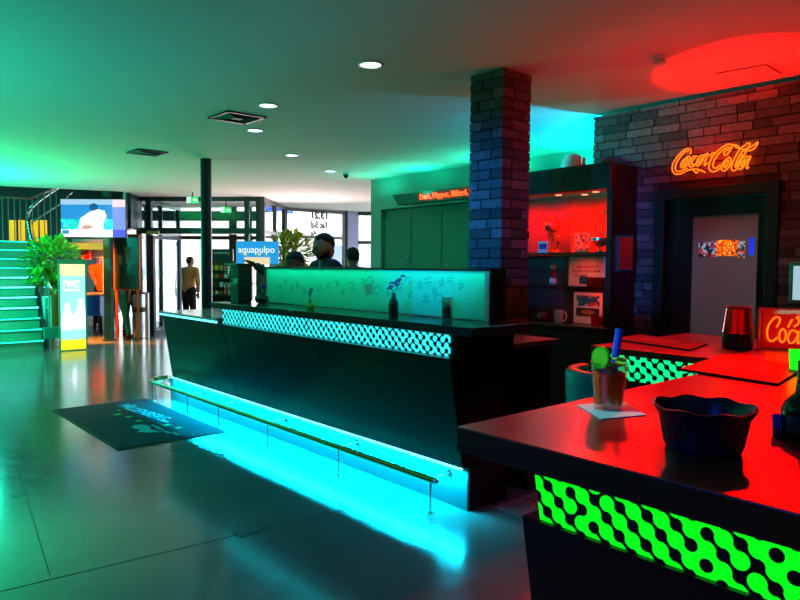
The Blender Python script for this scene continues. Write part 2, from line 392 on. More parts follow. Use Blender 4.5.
# ------------------------------------------------------------------ main bar
root = thing('bar_counter', 'long black bar counter with glowing cyan pattern band and lit plinth', 'bar counter', (3.3, 5.2, 0))
MB().b(3.13, 3.46, 2.9, 7.62, 0, .27).build('plinth', mat('plinth_laminate', '60686A', .35), root)
MB().b(3.128, 3.5, 2.885, 2.899, 0, .285).build('end_panel', 'blackm', root)
def slab_body(y0t, y1t, y0b, y1b, m, nm):
    P = [(3.085, y0b, .285), (3.5, y0b, .285), (3.5, y1b, .285), (3.085, y1b, .285), (2.9, y0t, 1.01), (3.5, y0t, 1.01), (3.5, y1t, 1.01), (2.9, y1t, 1.01)]
    return MB().hexa(P).build(nm, m, root, bevel=.004)
slab_body(2.84, 5.845, 2.9, 5.86, 'bar', 'front_panel')
slab_body(5.85, 7.26, 5.866, 7.45, 'bar', 'front_panel')
MB().b(2.965, 3.5, 2.84, 5.95, 1.01, 1.16).build('upper_body', 'black', root)
pan = MB().b(2.953, 2.964, 2.9, 5.93, 1.012, 1.15).build('pattern_panel', truchet('cyan_pattern', '38E8EE', 1.25, .034, 0, 1.012), root)
MB().b(2.86, 3.42, 2.63, 5.98, 1.16, 1.215).build('counter_top', 'stone', root, bevel=.004)
MB().b(2.86, 3.55, 5.99, 7.28, 1.03, 1.06).build('low_counter_top', 'pale', root, bevel=.003)
MB().b(2.85, 2.864, 5.86, 7.29, 1.022, 1.038).build('edge_light_strip', 'led_cyan', root)
MB().b(3.085, 3.11, 2.92, 7.5, .268, .282).build('base_light_strip', 'led_cyan', root)
for y0, y1 in ((4.62, 4.28), (3.93, 3.5)):
    za, zb = .78, .86
    def fx(z): return 3.085-(z-.285)*(.185/.725)
    mb = MB().hexa([(fx(.84)-.004, y1, .84), (fx(.84)+.03, y1, .84), (fx(.84)+.03, y0, .84), (fx(.84)-.004, y0, .84), (fx(.9)-.004, y1, .9), (fx(.9)+.03, y1, .9), (fx(.9)+.03, y0, .9), (fx(.9)-.004, y0, .9)])
    v_ = mb.build('vent_grille', 'steel2', root)
    sl = MB()
    for i in range(5):
        zz = .846+.0115*i; sl.b(fx(zz)-.008, fx(zz)-.003, y1+.01, y0-.01, zz, zz+.004)
    sl.build('slats', 'blackm', v_)
# foot rail
PYS = [3.03, 4.02, 5.05, 5.98, 6.69, 7.62]
fr = thing('foot_rail', 'polished metal foot rail on thin posts along the glowing bar plinth', 'foot rail', (2.93, 5.3, 0))
rp = [(2.93, 2.99, .215)]+[(2.93, 3.2+.3*i, .215) for i in range(15)]+[(2.94, 7.68, .22), (2.98, 7.75, .225), (3.06, 7.76, .235), (3.14, 7.72, .24)]
MB().tube(spline(rp, 3), .021, 12).build('rail', 'bronze', fr)
MB().sph((2.93, 2.985, .215), .022).build('end_cap', 'chrome', fr)
for y in PYS:
    p = MB().cyl((2.93, y, .004), (2.93, y, .2), .007).build('post', 'chrome', fr)
    MB().cyl((2.93, y, 0), (2.93, y, .006), .028, .024).build('foot_plate', 'chrome', p)
    p = MB().cyl((2.93, y+.02, .215), (3.128, y+.02, .215), .006).build('wall_bracket', 'chrome', fr)
    MB().cyl((3.118, y+.02, .215), (3.13, y+.02, .215), .022).build('bracket_plate', 'chrome', p)
# frosted screen on the bar
sc = thing('glass_screen', 'long frosted glass screen glowing green on top of the bar counter', 'glass screen', (3.29, 4.3, 1.215))
GY0, GY1 = 2.85, 5.66
MB().b(3.262, 3.27, GY0, GY1, 1.222, 1.54).build('frosted_pane', 'frost', sc)
MB().b(3.37, 3.378, GY0, GY1, 1.222, 1.54).build('rear_pane', mat('rear_pane', '50807A', .5), sc)
MB().b(3.25, 3.39, GY0-.01, GY1+.01, 1.54, 1.556).build('top_rail', 'steel2', sc, bevel=.002)
MB().b(3.25, 3.39, GY0-.01, GY1+.01, 1.215, 1.222).build('bottom_rail', 'steel', sc)
MB().b(3.246, 3.262, GY0-.012, GY0+.022, 1.222, 1.54).build('end_post', mat('satin_white_metal', 'E8E4E8', .35, metal=.6), sc)
MB().b(3.25, 3.262, GY1-.015, GY1+.005, 1.222, 1.54).build('end_post', 'frame', sc)
MB().b(3.25, 3.39, GY0-.03, GY0-.012, 1.215, 1.553).build('end_cap_panel', 'black', sc)
MB().b(3.3, 3.34, GY0+.02, GY1-.02, 1.532, 1.54).build('light_strip', 'led_teal', sc)
def daisy(mb, y, z, r, k=6):
    for i in range(k):
        a = 2*pi*i/k+random.random()*.5
        mb.tube([(3.2615, y+.25*r*cos(a), z+.25*r*sin(a)), (3.2615, y+.7*r*cos(a+.2), z+.7*r*sin(a+.2)), (3.2615, y+r*cos(a), z+r*sin(a))], .0019, 4)
def swirl(mb, y, z, r, s=1):
    mb.tube([(3.2615, y+s*r*(1-t/14)*cos(t*.5), z+r*(1-t/14)*sin(t*.5)) for t in range(13)], .002, 4)
for y, z, r in ((3.42, 1.47, .04), (3.35, 1.40, .03), (3.28, 1.46, .035), (3.2, 1.48, .03), (3.1, 1.44, .03), (3.5, 1.43, .035), (3.6, 1.36, .035), (3.44, 1.34, .04), (3.72, 1.42, .04), (3.85, 1.36, .03),
                (4.5, 1.42, .035), (4.42, 1.36, .03), (4.62, 1.4, .04), (5.1, 1.4, .035), (5.2, 1.36, .03), (5.0, 1.35, .04), (5.3, 1.42, .03), (4.15, 1.45, .03)): et = MB(); daisy(et, y, z, r); et.build('etched_flower', 'etch', sc)
for y, z, r, s in ((3.3, 1.34, .05, 1), (3.98, 1.37, .06, -1), (4.06, 1.45, .045, 1), (4.3, 1.4, .05, 1), (4.75, 1.36, .045, -1), (3.62, 1.46, .04, 1), (5.4, 1.36, .04, 1)): et = MB(); swirl(et, y, z, r, s); et.build('etched_swirl', 'etch', sc)
tag(MB().ob((3.24, 4.08, 1.385), (0, 1, 0), (0, 0, 1), (1, 0, 0), .1, .085, .001).build('paper_note', mat('note_paper', 'D8F8F0', .7)), 'small square pale paper note stuck on the frosted screen', 'note')
bpy.data.objects['paper_note'].location.x = .0195

# service counter by the pillar (lower, along +X)
lc = thing('service_counter', 'low dark service counter with grey top below the brick pillar', 'counter', (3.9, 3.1, 0))
MB().b(3.505, 3.85, 2.86, 3.6, 1.02, 1.055).b(3.85, 4.04, 2.86, 3.255, 1.02, 1.055).build('counter_top', mat('grey_worktop', '5A5658', .3), lc)
MB().b(3.74, 3.84, 2.9, 3.6, 0, 1.02).b(3.84, 4.0, 2.9, 3.25, 0, 1.02).build('body', 'black', lc)
# ------------------------------------------------------------------ near counter
nc = thing('foreground_counter', 'nearest dark wooden counter with wide glossy top and bright green pattern band', 'bar counter', (2.2, .2, 0))
MB().b(1.265, 3.145, -.9, 1.215, 1.084, 1.15).build('counter_top', 'wood', nc, bevel=.004)
MB().hexa([(1.42, -.8, 0), (3.0, -.8, 0), (3.0, .97, 0), (1.42, .97, 0), (1.275, -.8, .97), (3.0, -.8, .97), (3.0, 1.0, .97), (1.275, 1.0, .97)]).build('body', 'black', nc)
MB().b(1.3, 3.0, -.8, .95, .97, 1.084).build('upper_body', 'blackm', nc)
MB().hexa([(1.285, -.8, .972), (1.298, -.8, .972), (1.298, .955, .972), (1.285, .955, .972), (1.285, -.8, 1.084), (1.298, -.8, 1.084), (1.298, .974, 1.084), (1.285, .974, 1.084)]).build('pattern_panel', truchet('green_pattern', '08FF18', 1.05, .031, .004, .965), nc)
fc = thing('corner_counter', 'far dark bar counter with glossy red-lit top and green pattern band below the door', 'bar counter', (3.6, 1.2, 0))
MB().b(3.15, 4.25, -.9, 2.03, 1.115, 1.15).build('counter_top', mat('dark_wood_top', '6A281C', .3, noise=.2), fc, bevel=.003)
MB().hexa([(3.3, -.8, 0), (4.15, -.8, 0), (4.15, 1.97, 0), (3.3, 1.97, 0), (3.19, -.8, .98), (4.15, -.8, .98), (4.15, 1.98, .98), (3.19, 1.98, .98)]).build('body', 'black', fc)
MB().b(3.2, 4.15, -.8, 1.98, .98, 1.115).build('upper_body', 'blackm', fc)
MB().b(3.175, 3.19, -.8, 1.98, .985, 1.112).build('pattern_panel', truchet('mint_pattern', '10F890', 1.1, .031, 0, .985), fc)

# ------------------------------------------------------------------ display cabinet
cb = thing('display_cabinet', 'tall black display cabinet glowing red inside, standing against the brick wall', 'cabinet', (5.4, 3.8, 0))
CX0, CX1, CY0, CY1 = 5.2, 5.6, 3.17, 4.7
CX1 = 5.598
MB().b(CX0-.03, CX1, CY0, 3.635, 2.25, 2.475).b(CX0-.03, 5.62, 3.64, CY1, 2.25, 2.475).build('top_cap', 'dark', cb, bevel=.003)
MB().b(CX0, CX1, CY0, CY0+.05, 1.045, 2.25).build('side_panel', mat('cabinet_side', '241416', .35), cb)
MB().b(CX0, 5.6, CY1-.05, CY1, 1.045, 2.25).build('side_panel', 'dark', cb)
MB().b(5.57, CX1, CY0+.05, CY1-.05, 1.045, 2.25).build('back_panel', mat('cabinet_back', '5A2020', .6), cb)
MB().b(CX0-.08, CX1, CY0-.02, CY1, 1.015, 1.043).build('base_ledge', 'dark', cb, bevel=.003)
bc = MB().b(CX0-.04, CX1, CY0, CY1, 0, 1.015).build('base_cupboard', 'blackm', cb)
for y in (3.75, 4.3): MB().b(CX0-.055, CX0-.041, y-.08, y+.08, .93, .945).build('handle', 'chrome', bc)
MB().b(CX0+.03, 5.56, CY0+.055, CY1-.055, 1.69, 1.705).build('shelf', 'dark', cb)
MB().b(CX0+.03, 5.56, CY0+.055, CY1-.055, 1.385, 1.395).build('glass_shelf', 'cabglass', cb)
MB().b(CX0+.006, CX0+.014, CY0+.055, 3.6, 1.05, 2.24).build('glass_door', 'cabglass', cb)
MB().b(CX0+.006, CX0+.014, 3.61, CY1-.055, 1.05, 2.24).build('glass_door', 'cabglass', cb)
MB().cyl((CX0-.01, 3.25, 2.05), (CX0+.005, 3.25, 2.05), .012).build('door_lock', 'gold', cb)
for x, y in ((5.34, 3.42), (5.34, 3.82), (5.47, 3.62), (5.34, 4.25)):
    MB().cyl((x, y, 2.246), (x, y, 2.2505), .03).build('spotlight', glow('warm_red_spot', 'FF7050', 5), cb)
# note frame on the cabinet side
nf = thing('framed_notice', 'small framed notice on the dark right side of the display cabinet', 'frame', (5.37, 3.165, 1.55))
A, B_ = PY(617, 235, 3.169), PY(631, 271, 3.169)
MB().b(A.x, B_.x, 3.155, 3.169, B_.z, A.z).build('frame', 'steel', nf)
MB().b(A.x+.012, B_.x-.012, 3.151, 3.156, B_.z+.015, A.z-.015).build('paper', mat('pink_notice_paper', 'B04A5A', .6), nf)
# things in it ------------
def cpt(x, y, X=5.36): return PX(x, y, X)
SH1, SH2, BASE = 1.705, 1.395, 1.045
p = V((5.36, cpt(552, 240).y, SH1))
t = thing('globe_trophy', 'large round red globe ornament on the top shelf of the cabinet', 'trophy', p)
MB().sph(p+V((0, 0, .27)), .085).build('globe', mat('red_globe', 'D83018', .3, noise=.5, nscale=25), t)
MB().lathe(p, [(.05, 0), (.052, .012), (.02, .03), (.012, .09), (.03, .13), (.05, .18), (.02, .185)]).build('stand', 'gold', t)
q = p+V((-.1, .03, 0))
t = thing('picture_card', 'small pale printed card before the globe ornament', 'card', q)
MB().ob(q+V((0, 0, .055)), (0, 1, 0), (0, 0, 1), (1, 0, 0), .11, .11, .004).build('card', 'paper', t)
MB().ob(q+V((-.003, 0, .06)), (0, 1, 0), (0, 0, 1), (1, 0, 0), .09, .05, .002).build('picture', 'purple', t)
def glassware(y, z, x, h, r, nm='drinking_glass', label='', cat='glass', group=None, m='glass'):
    o = MB().lathe((x, y, z), [(r*.8, 0), (r*.85, .004), (r, h), (r-.003, h), (r*.8-.003, .008)]).build(nm, m)
    return tag(o, label, cat, group)
y = cpt(562, 245).y
t = thing('goblet_trophy', 'slim red figurine trophy beside the globe ornament', 'trophy', (5.3, y, SH1))
MB().lathe((5.3, y, SH1), [(.03, 0), (.03, .01), (.008, .03), (.007, .07), (.02, .09), (.025, .11), (.008, .12)]).build('cup', 'gold', t)
MB().sph((5.3, y, SH1+.15), .018).caps((5.3, y, SH1+.12), (5.3, y+.03, SH1+.16), .006, .005).build('figure', 'gold', t)
a, b2 = cpt(572, 221, 5.5), cpt(606, 248, 5.5)
t = tag(MB().b(5.5, 5.53, b2.y, a.y, SH1, a.z).build('gift_box', mat('orange_carton', 'E04818', .5)), 'flat orange carton leaning at the rear of the top shelf', 'box')
a, b2 = cpt(575, 233, 5.34), cpt(590, 250, 5.34)
t = thing('framed_photo', 'small framed photo before the orange carton on the top shelf', 'picture', (5.34, (a.y+b2.y)/2, SH1))
MB().b(5.335, 5.35, b2.y, a.y, SH1, a.z).build('frame', 'paper', t)
MB().b(5.331, 5.336, b2.y+.012, a.y-.012, SH1+.02, a.z-.012).build('picture', pict('photo_print', ['F0E0F0', 'E04858', '8890D0', 'F0B0A0', '5A5AA0', 'D8D8F8'], 35), t)
y = cpt(601, 245).y
t = thing('trophy_bowl', 'wide golden trophy bowl with silver rim at the right of the top shelf', 'trophy', (5.34, y, SH1))
MB().lathe((5.34, y, SH1), [(.03, 0), (.032, .012), (.012, .02), (.012, .04), (.05, .06), (.085, .1), (.082, .1), (.045, .065), (.0, .05)]).build('bowl', 'gold', t)
MB().lathe((5.34, y, SH1+.1), [(.085, 0), (.088, .003), (.088, .03), (.083, .03), (.083, 0)]).build('rim', 'steel', t)
y = cpt(606, 235).y
t = thing('trophy_figure', 'tall golden winged trophy at the far right of the top shelf', 'trophy', (5.46, y, SH1))
MB().lathe((5.46, y, SH1), [(.03, 0), (.03, .03), (.012, .04), (.01, .12), (.02, .14), (.012, .17), (.008, .19)]).build('column', 'gold', t)
MB().caps((5.46, y, SH1+.17), (5.46, y+.03, SH1+.24), .008, .003).caps((5.46, y, SH1+.17), (5.46, y-.03, SH1+.25), .008, .003).sph((5.46, y, SH1+.2), .014).build('figure', 'gold', t)
# middle shelf
y = cpt(553, 280).y
t = thing('stacked_ornament', 'ornament of three stacked orange balls on the middle shelf', 'ornament', (5.36, y, SH2))
MB().sph((5.36, y, SH2+.04), .04).build('ball', mat('football', 'E0D0D0', .4, noise=.6, nscale=40), t)
MB().sph((5.36, y, SH2+.11), .03).build('ball', 'red', t)
MB().sph((5.36, y, SH2+.175), .03).build('ball', mat('orange_ball', 'E87830', .4), t)
def poster(nm, label, x0, y0, x1, y1, X, z0):
    a, b2 = PX(x0, y0, X), PX(x1, y1, X); t = thing(nm, label, 'poster', (X, (a.y+b2.y)/2, z0))
    MB().b(X, X+.006, b2.y, a.y, z0, a.z).build('sheet', 'paper', t); return t, a, b2
t, a, b2 = poster('text_poster', 'white poster with three lines of black capitals on the middle shelf', 569, 257, 606, 288, 5.45, SH2)
W = a.y-b2.y
tm = text_mb('WIR WOLLTEN', (5.449, a.y-W*.22, a.z-.105), (0, -1, 0), (0, 0, 1), .034, width=W*.56)
text_mb('EIGENTLICH NUR', (5.449, a.y-W*.13, a.z-.145), (0, -1, 0), (0, 0, 1), .034, mb=tm, width=W*.72)
text_mb('EIN BIER', (5.449, a.y-W*.16, a.z-.183), (0, -1, 0), (0, 0, 1), .03, mb=tm, width=W*.35); tm.build('lettering', 'ink', t)
MB().b(5.446, 5.45, a.y-W*.55, a.y-W*.3, SH2+.02, SH2+.09).build('picture', pict('teal_print', ['105850', '083028', '1860A0', '207868'], 50), t)
for k in range(4):
    for j in range(2):
        glassware(cpt(590+4.6*k, 280).y-.01, SH2+.001, 5.32+.06*j, .085 if j else .08, .021, label='small ribbed glass in the double row on the middle cabinet shelf', group='glasses on the middle cabinet shelf', m='rglass')
t, a, b2 = poster('burger_poster', 'framed poster showing a burger below a blue beach picture on the cabinet floor', 574, 292, 602, 325, 5.46, BASE)
W = a.y-b2.y; Hh = a.z-BASE
MB().b(5.455, 5.46, b2.y+.03, a.y-.03, BASE+Hh*.56, a.z-.03).build('blue_image', pict('beach_print', ['3088C8', '1850A0', '78B8D8', '108878', 'C03848', 'D0D8E8', '2060B0'], 28), t)
MB().b(5.455, 5.46, b2.y+.03, a.y-.03, BASE+Hh*.24, BASE+Hh*.5).build('picture_ground', mat('brown_print', '3A1414', .4), t)
MB().sph((5.456, (a.y+b2.y)/2, BASE+Hh*.36), W*.3, (.02, 1, .3)).build('burger_picture', mat('burger_print', 'A06A50', .5, noise=.5, nscale=60), t)
for k in range(3):
    glassware(cpt(595+4.8*k, 320).y-.01, BASE, 5.32, .085, .024, label='clear straight glass in the short row on the right of the cabinet floor', group='glasses on the cabinet floor', m='rglass')
y = cpt(562.5, 318).y
t = thing('printed_mug', 'white printed mug with a loop handle on the cabinet floor', 'mug', (5.3, y, BASE))
MB().lathe((5.3, y, BASE), [(.04, 0), (.043, .005), (.043, .12), (.039, .12), (.038, .01)]).build('body', mat('mug_glaze', 'B8B8D0', .3, noise=.35, nscale=50), t)
MB().tube(spline([(5.3, y-.04, BASE+.1), (5.3, y-.075, BASE+.1), (5.3, y-.085, BASE+.06), (5.3, y-.07, BASE+.025), (5.3, y-.04, BASE+.022)], 4), .006).build('handle', 'white', t)
y = cpt(546, 316).y
tag(MB().sph((5.3, y, BASE+.05), .05).build('round_ornament', mat('patterned_ball', '805878', .4, noise=.8, nscale=40)), 'round patterned ball left of the mug on the cabinet floor', 'ball')
# on top of it
c_ = V((5.4, 3.71, 2.476))
t = thing('dome_lamp', 'white dome lamp lying on top of the display cabinet', 'lamp', c_)
MB().lathe(c_, [(.11, 0), (.112, .015), (.11, .05), (.095, .1), (.065, .138), (.03, .156), (.004, .16)]).build('shade', mat('opal_dome', 'D8C8C8', .35), t)
MB().lathe(c_, [(.118, 0), (.118, .012), (.11, .012)]).build('ring', 'red', t)
c_ = V((5.3, 3.53, 2.476)); t = thing('small_tin', 'small pale tin with a red band on top of the cabinet', 'tin', c_)
MB().cyl(c_, c_+V((0, 0, .085)), .02).build('body', 'white', t); MB().cyl(c_+V((0, 0, .02)), c_+V((0, 0, .035)), .0208).build('band', 'red', t)

# ------------------------------------------------------------------ staff door
fr_ = struct('door_1', MB().b(5.57, 5.75, DY0, DY0+.09, 0, DZ).b(5.57, 5.75, DY1-.09, DY1, 0, DZ).b(5.57, 5.75, DY0+.09, DY1-.09, DZ-.09, DZ), 'dark', bevel=.004)
dl0, dl1 = DY0+.095, DY1-.095
lf = MB().b(5.66, 5.7, dl0, 2.15, 0, DZ-.095).b(5.66, 5.7, 2.68, dl1, 0, DZ-.095).b(5.66, 5.7, 2.15, 2.68, 2.01, DZ-.095).b(5.66, 5.7, 2.15, 2.68, 0, .9).build('door_leaf', 'black', fr_)
MB().b(5.675, 5.685, 2.15, 2.68, .9, 2.01).build('door_glass', mat('grey_door_glass', '8A8E98', .2), fr_)
MB().cyl((5.6, 2.1, 1.05), (5.6, 2.1, 1.25), .01).build('door_handle', 'chrome', fr_)
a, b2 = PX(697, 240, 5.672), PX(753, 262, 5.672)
pn = thing('reflection_strip', 'bright orange and blue reflection painted on the grey glass of the black door', 'reflection', (5.672, (a.y+b2.y)/2, (a.z+b2.z)/2))  # reflection in the door glass, painted as glowing colour patches
MB().b(5.671, 5.675, PX(717, 240, 5.672).y, PX(699, 240, 5.672).y, PX(700, 257, 5.67).z, PX(700, 242, 5.67).z).build('blue_image', pict('reflect_blue', ['101828', '284888', '5080C0', '182038', 'A0B8D0', 'C03020'], 55, .5), pn)  # blue part of the painted door glass reflection
MB().b(5.671, 5.675, PX(738, 240, 5.672).y, PX(716, 240, 5.672).y, PX(725, 256, 5.67).z, PX(725, 240, 5.67).z).build('orange_reflection', pict('reflect_orange', ['F05808', 'FF8818', 'C02808', 'FFB848', '501808', 'F07010'], 60, .95), pn)
MB().b(5.671, 5.675, PX(745, 240, 5.672).y, PX(738, 240, 5.672).y, PX(740, 258, 5.67).z, PX(740, 241, 5.67).z).build('pale_reflection', pict('reflect_pale', ['B8C8D0', '485058', '88A0A8', 'E05838', '303840'], 55, .55), pn)
MB().b(5.671, 5.675, PX(754, 240, 5.672).y, PX(749.5, 240, 5.672).y, PX(750, 255, 5.67).z, PX(750, 238, 5.67).z).build('blue_reflection', mat('blue_reflection', '1030E0', .4, emis='1040FF', es=.8), pn)
# neon lettering on the brick wall (tube outlines)
ns = thing('neon_logo_sign', 'glowing orange neon Coca-Cola script sign on the brick wall above the door', 'neon sign', PX(714, 160, 5.585))
def nz(pts, k=5, closed=False, r=.0055, mb=None):
    P = [PX(660+x/7.27, 130+y/7.27, 5.575) for x, y in pts]
    mb.tube(spline(P, k, closed), r, 6, closed=closed)
for nm, strokes in (
    ('letter', [([(222, 175), (224, 148), (205, 135), (170, 150), (125, 195), (92, 250), (92, 300), (120, 322), (165, 312), (210, 290), (270, 285), (330, 308), (285, 292), (265, 312), (240, 290)], 0),
                ([(205, 160), (195, 150), (165, 175), (130, 220), (112, 265), (118, 298), (150, 298), (200, 278)], 0)]),
    ('letter', [([(200, 195), (165, 225), (150, 262), (170, 275), (205, 245), (220, 205), (205, 190), (185, 215)], 1), ([(190, 212), (170, 245), (172, 262), (195, 235), (203, 208)], 1)]),
    ('letter', [([(270, 190), (240, 195), (215, 235), (215, 265), (245, 262), (275, 235)], 0), ([(258, 200), (235, 225), (230, 250), (250, 246)], 0)]),
    ('letter', [([(325, 180), (290, 190), (265, 235), (270, 262), (300, 240), (330, 180), (350, 175), (325, 235), (325, 258), (350, 235)], 0), ([(312, 195), (285, 225), (285, 248), (308, 218)], 1)]),
    ('hyphen', [([(365, 185), (385, 165), (398, 170), (378, 192)], 1)]),
    ('letter', [([(500, 165), (520, 130), (518, 108), (490, 105), (440, 135), (385, 190), (358, 250), (360, 290), (395, 302), (440, 275), (465, 235)], 0),
                ([(492, 150), (502, 128), (480, 130), (430, 170), (392, 225), (385, 265), (405, 278), (440, 250)], 0), ([(500, 165), (475, 185), (465, 165), (488, 140)], 0)]),
    ('letter', [([(500, 200), (465, 230), (445, 275), (465, 298), (500, 270), (518, 225), (505, 198)], 1), ([(490, 222), (468, 255), (470, 275), (492, 250), (498, 225)], 1)]),
    ('letter', [([(625, 110), (590, 130), (550, 190), (520, 260), (525, 292), (555, 285), (600, 200), (640, 130), (655, 95), (625, 100)], 0), ([(610, 140), (570, 200), (545, 265), (560, 250), (600, 180)], 0)]),
    ('letter', [([(640, 190), (600, 205), (570, 250), (575, 285), (605, 270), (635, 215), (660, 190), (635, 250), (630, 280), (648, 268)], 0), ([(620, 212), (592, 245), (592, 268), (612, 240)], 1)]),
    ('ribbon', [([(525, 105), (565, 115), (590, 140), (640, 132), (680, 110), (712, 88), (690, 130), (650, 150), (600, 150)], 0), ([(530, 106), (560, 130), (590, 140)], 0)])):
    mb = MB()
    for pts, cl in strokes: nz(pts, mb=mb, closed=bool(cl))
    mb.build(nm, 'neon', ns)
hb = MB()
for x, y in ((110, 315), (330, 255), (450, 300), (640, 270), (560, 120)): hb.cyl(PX(660+x/7.27, 130+y/7.27, 5.575), PX(660+x/7.27, 130+y/7.27, 5.615), .004)
hb.build('wall_clips', 'grey', ns)
# small display case on the brick wall at the right edge
a, b2 = PX(792, 262, 5.6), PX(806, 302, 5.6)
wc = thing('wall_display', 'silver framed bright display on the brick wall at the right edge', 'display', (5.58, (a.y+b2.y)/2, b2.z))
MB().b(5.55, 5.605, b2.y-.1, a.y, b2.z, a.z).build('frame', 'steel', wc, bevel=.004)
MB().b(5.545, 5.552, b2.y-.1, a.y-.03, b2.z+.015, a.z-.03).build('screen', mat('lit_screen', '405060', .3, emis='B8D8E8', es=.8, noise=.4, nscale=20), wc)

# ------------------------------------------------------------------ ceiling fittings
for i, ((x, y), w) in enumerate((((3.10, 3.87), 'nearest round cyan ceiling downlight, above the middle of the bar'), ((3.19, 5.48), 'second cyan ceiling downlight, beside the larger square vent'), ((3.67, 6.58), 'third cyan ceiling downlight, just beyond the larger square vent'), ((4.85, 7.72), 'fourth cyan ceiling downlight, above the bartender'), ((6.1, 8.6), 'farthest cyan ceiling downlight, next to the dome camera'))):
    t = thing('downlight', w, 'ceiling light', (x, y, CZ), 'recessed ceiling downlights')
    MB().lathe((x, y, CZ), [(.095, 0), (.095, -.006), (.078, -.01), (.074, -.002)]).build('trim_ring', 'white', t)
    MB().cyl((x, y, CZ-.001), (x, y, CZ-.005), .072).build('lens', 'down', t)
    light('downlight_lamp', 'SPOT', (x, y, CZ-.03), '60E0FF', 22, aim=(x, y, 0), spot=110, blend=.8, rad=.05)
def vent(cx, cy, s, label):
    t = thing('ceiling_vent', label, 'air vent', (cx, cy, CZ), 'square ceiling vents')
    h = s/2
    MB().b(cx-h, cx+h, cy-h, cy-h+.03, CZ-.015, CZ).b(cx-h, cx+h, cy+h-.03, cy+h, CZ-.015, CZ).b(cx-h, cx-h+.03, cy-h, cy+h, CZ-.015, CZ).b(cx+h-.03, cx+h, cy-h, cy+h, CZ-.015, CZ).build('frame', 'dark', t)
    MB().b(cx-h+.03, cx+h-.03, cy-h+.03, cy+h-.03, CZ-.004, CZ-.001).build('backing', 'blackm', t)
    mb = MB()
    for k in range(1, 5):
        q = h-.03-k*.03
        if q < .03: break
        for s0 in (-1, 1):
            mb.ob((cx+s0*q, cy, CZ-.012), (0, 1, 0), (1, 0, s0), (-s0, 0, 1), 2*q, .025, .003).ob((cx, cy+s0*q, CZ-.012), (1, 0, 0), (0, 1, s0), (0, -s0, 1), 2*q, .025, .003)
    mb.build('louvres', 'dark', t)
    MB().b(cx-.05, cx+.05, cy-.05, cy+.05, CZ-.02, CZ-.012).build('centre_plate', 'grey', t)
vent(3.22, 6.13, .42, 'larger square dark ceiling vent between the cyan downlights'); vent(3.35, 8.83, .4, 'farther square ceiling vent over the entrance floor')
c_ = PZ(346, 173, CZ); t = thing('dome_camera', 'small dark dome camera on the ceiling beside the farthest downlight', 'camera', c_)
MB().cyl(c_, c_-V((0, 0, .03)), .05).build('base', 'white', t); MB().sph(c_-V((0, 0, .04)), .045).build('dome', 'black', t)
c_ = PZ(660, 56, CZ); t = thing('smoke_detector', 'round white smoke detector on the red-lit ceiling', 'smoke detector', c_)
MB().lathe(c_, [(.055, 0), (.055, -.012), (.048, -.016)]).build('base', 'white', t)
MB().lathe(c_, [(.046, -.014), (.046, -.02), (.03, -.024), (.03, -.045), (.044, -.048), (.04, -.062), (.01, -.066)]).build('sensor_head', 'white', t)
a, b2, c3 = PZ(716, 73, CZ), PZ(766, 64, CZ), PZ(781, 73, CZ)
tag(MB().tube([a-V((0, 0, .004)), b2-V((0, 0, .004)), c3-V((0, 0, .004))], .004, 6).build('ceiling_hatch_edge', 'blackm'), 'thin dark bent line of a hatch edge on the red ceiling', 'hatch')
# column and LED ticker
t = thing('steel_column', 'slim round dark steel column rising behind the left end of the bar', 'column', (4.165, 8.84, 0))
MB().cyl((4.165, 8.84, 0), (4.165, 8.84, CZ), .075, n=24).build('shaft', mat('navy_paint', '0E2038', .35), t)
MB().cyl((4.165, 8.84, 0), (4.165, 8.84, .02), .12, n=24).build('base_plate', 'steel2', t)
t = thing('led_ticker', 'black LED ticker running red lettering on the teal wall above the cupboards', 'ticker sign', (7.0, 7.1, 2.6))
MB().hexa([(7.0, 6.1, 2.53), (7.12, 6.1, 2.53), (7.12, 8.04, 2.53), (7.0, 8.04, 2.53), (6.96, 6.1, 2.69), (7.12, 6.1, 2.69), (7.12, 8.13, 2.69), (6.96, 8.13, 2.69)]).build('housing', mat('ticker_case', '123A2A', .4), t)
MB().hexa([(6.99, 6.15, 2.55), (7.0, 6.15, 2.55), (7.0, 7.55, 2.55), (6.99, 7.55, 2.55), (6.958, 6.15, 2.67), (6.97, 6.15, 2.67), (6.97, 7.55, 2.67), (6.958, 7.55, 2.67)]).build('display_face', 'tickbg', t)
mb = text_mb('Dart, Flipper, Billard, T', (6.965, PX(420, 192, 6.965).y, 2.58), (0, -1, 0), (-.2, 0, 1), .1, depth=.006, width=PX(420, 192, 6.965).y-PX(474, 189, 6.965).y, bold=.006); mb.build('lettering', 'ticker', t)
MB().b(7.12, 7.25, 6.4, 6.44, 2.58, 2.62).b(7.12, 7.25, 7.8, 7.84, 2.58, 2.62).build('bracket', 'steel2', t)
# cupboards
ys = [8.74, 8.05, 7.36, 6.7, 6.05, 5.4]
for k in range(5):
    y1, y0 = ys[k], ys[k+1]
    w = ['farthest dark green cupboard at the left end of the teal wall', 'second dark green cupboard from the left in the teal wall', 'third dark green cupboard in the teal wall, beside the brick pillar', 'fourth green cupboard, behind the brick pillar', 'fifth green cupboard, right of the brick pillar behind the bar'][k]
    t = thing('wall_cupboard', w, 'cupboard', (7.5, (y0+y1)/2, 0), 'green cupboards in the rear wall')
    MB().b(7.33, 7.74, y0+.004, y1-.004, 0, 2.5).build('body', 'cup', t)
    d = MB().b(7.305, 7.328, y0+.006, y1-.006, .1, 2.38).build('door', 'cup', t, bevel=.003)
    hy = (y0+.06) if k % 2 == 0 else (y1-.06)
    MB().tube([(7.304, hy, 1.62), (7.27, hy, 1.63), (7.27, hy, 1.77), (7.304, hy, 1.78)], .006, 6).build('handle', 'chrome', d)

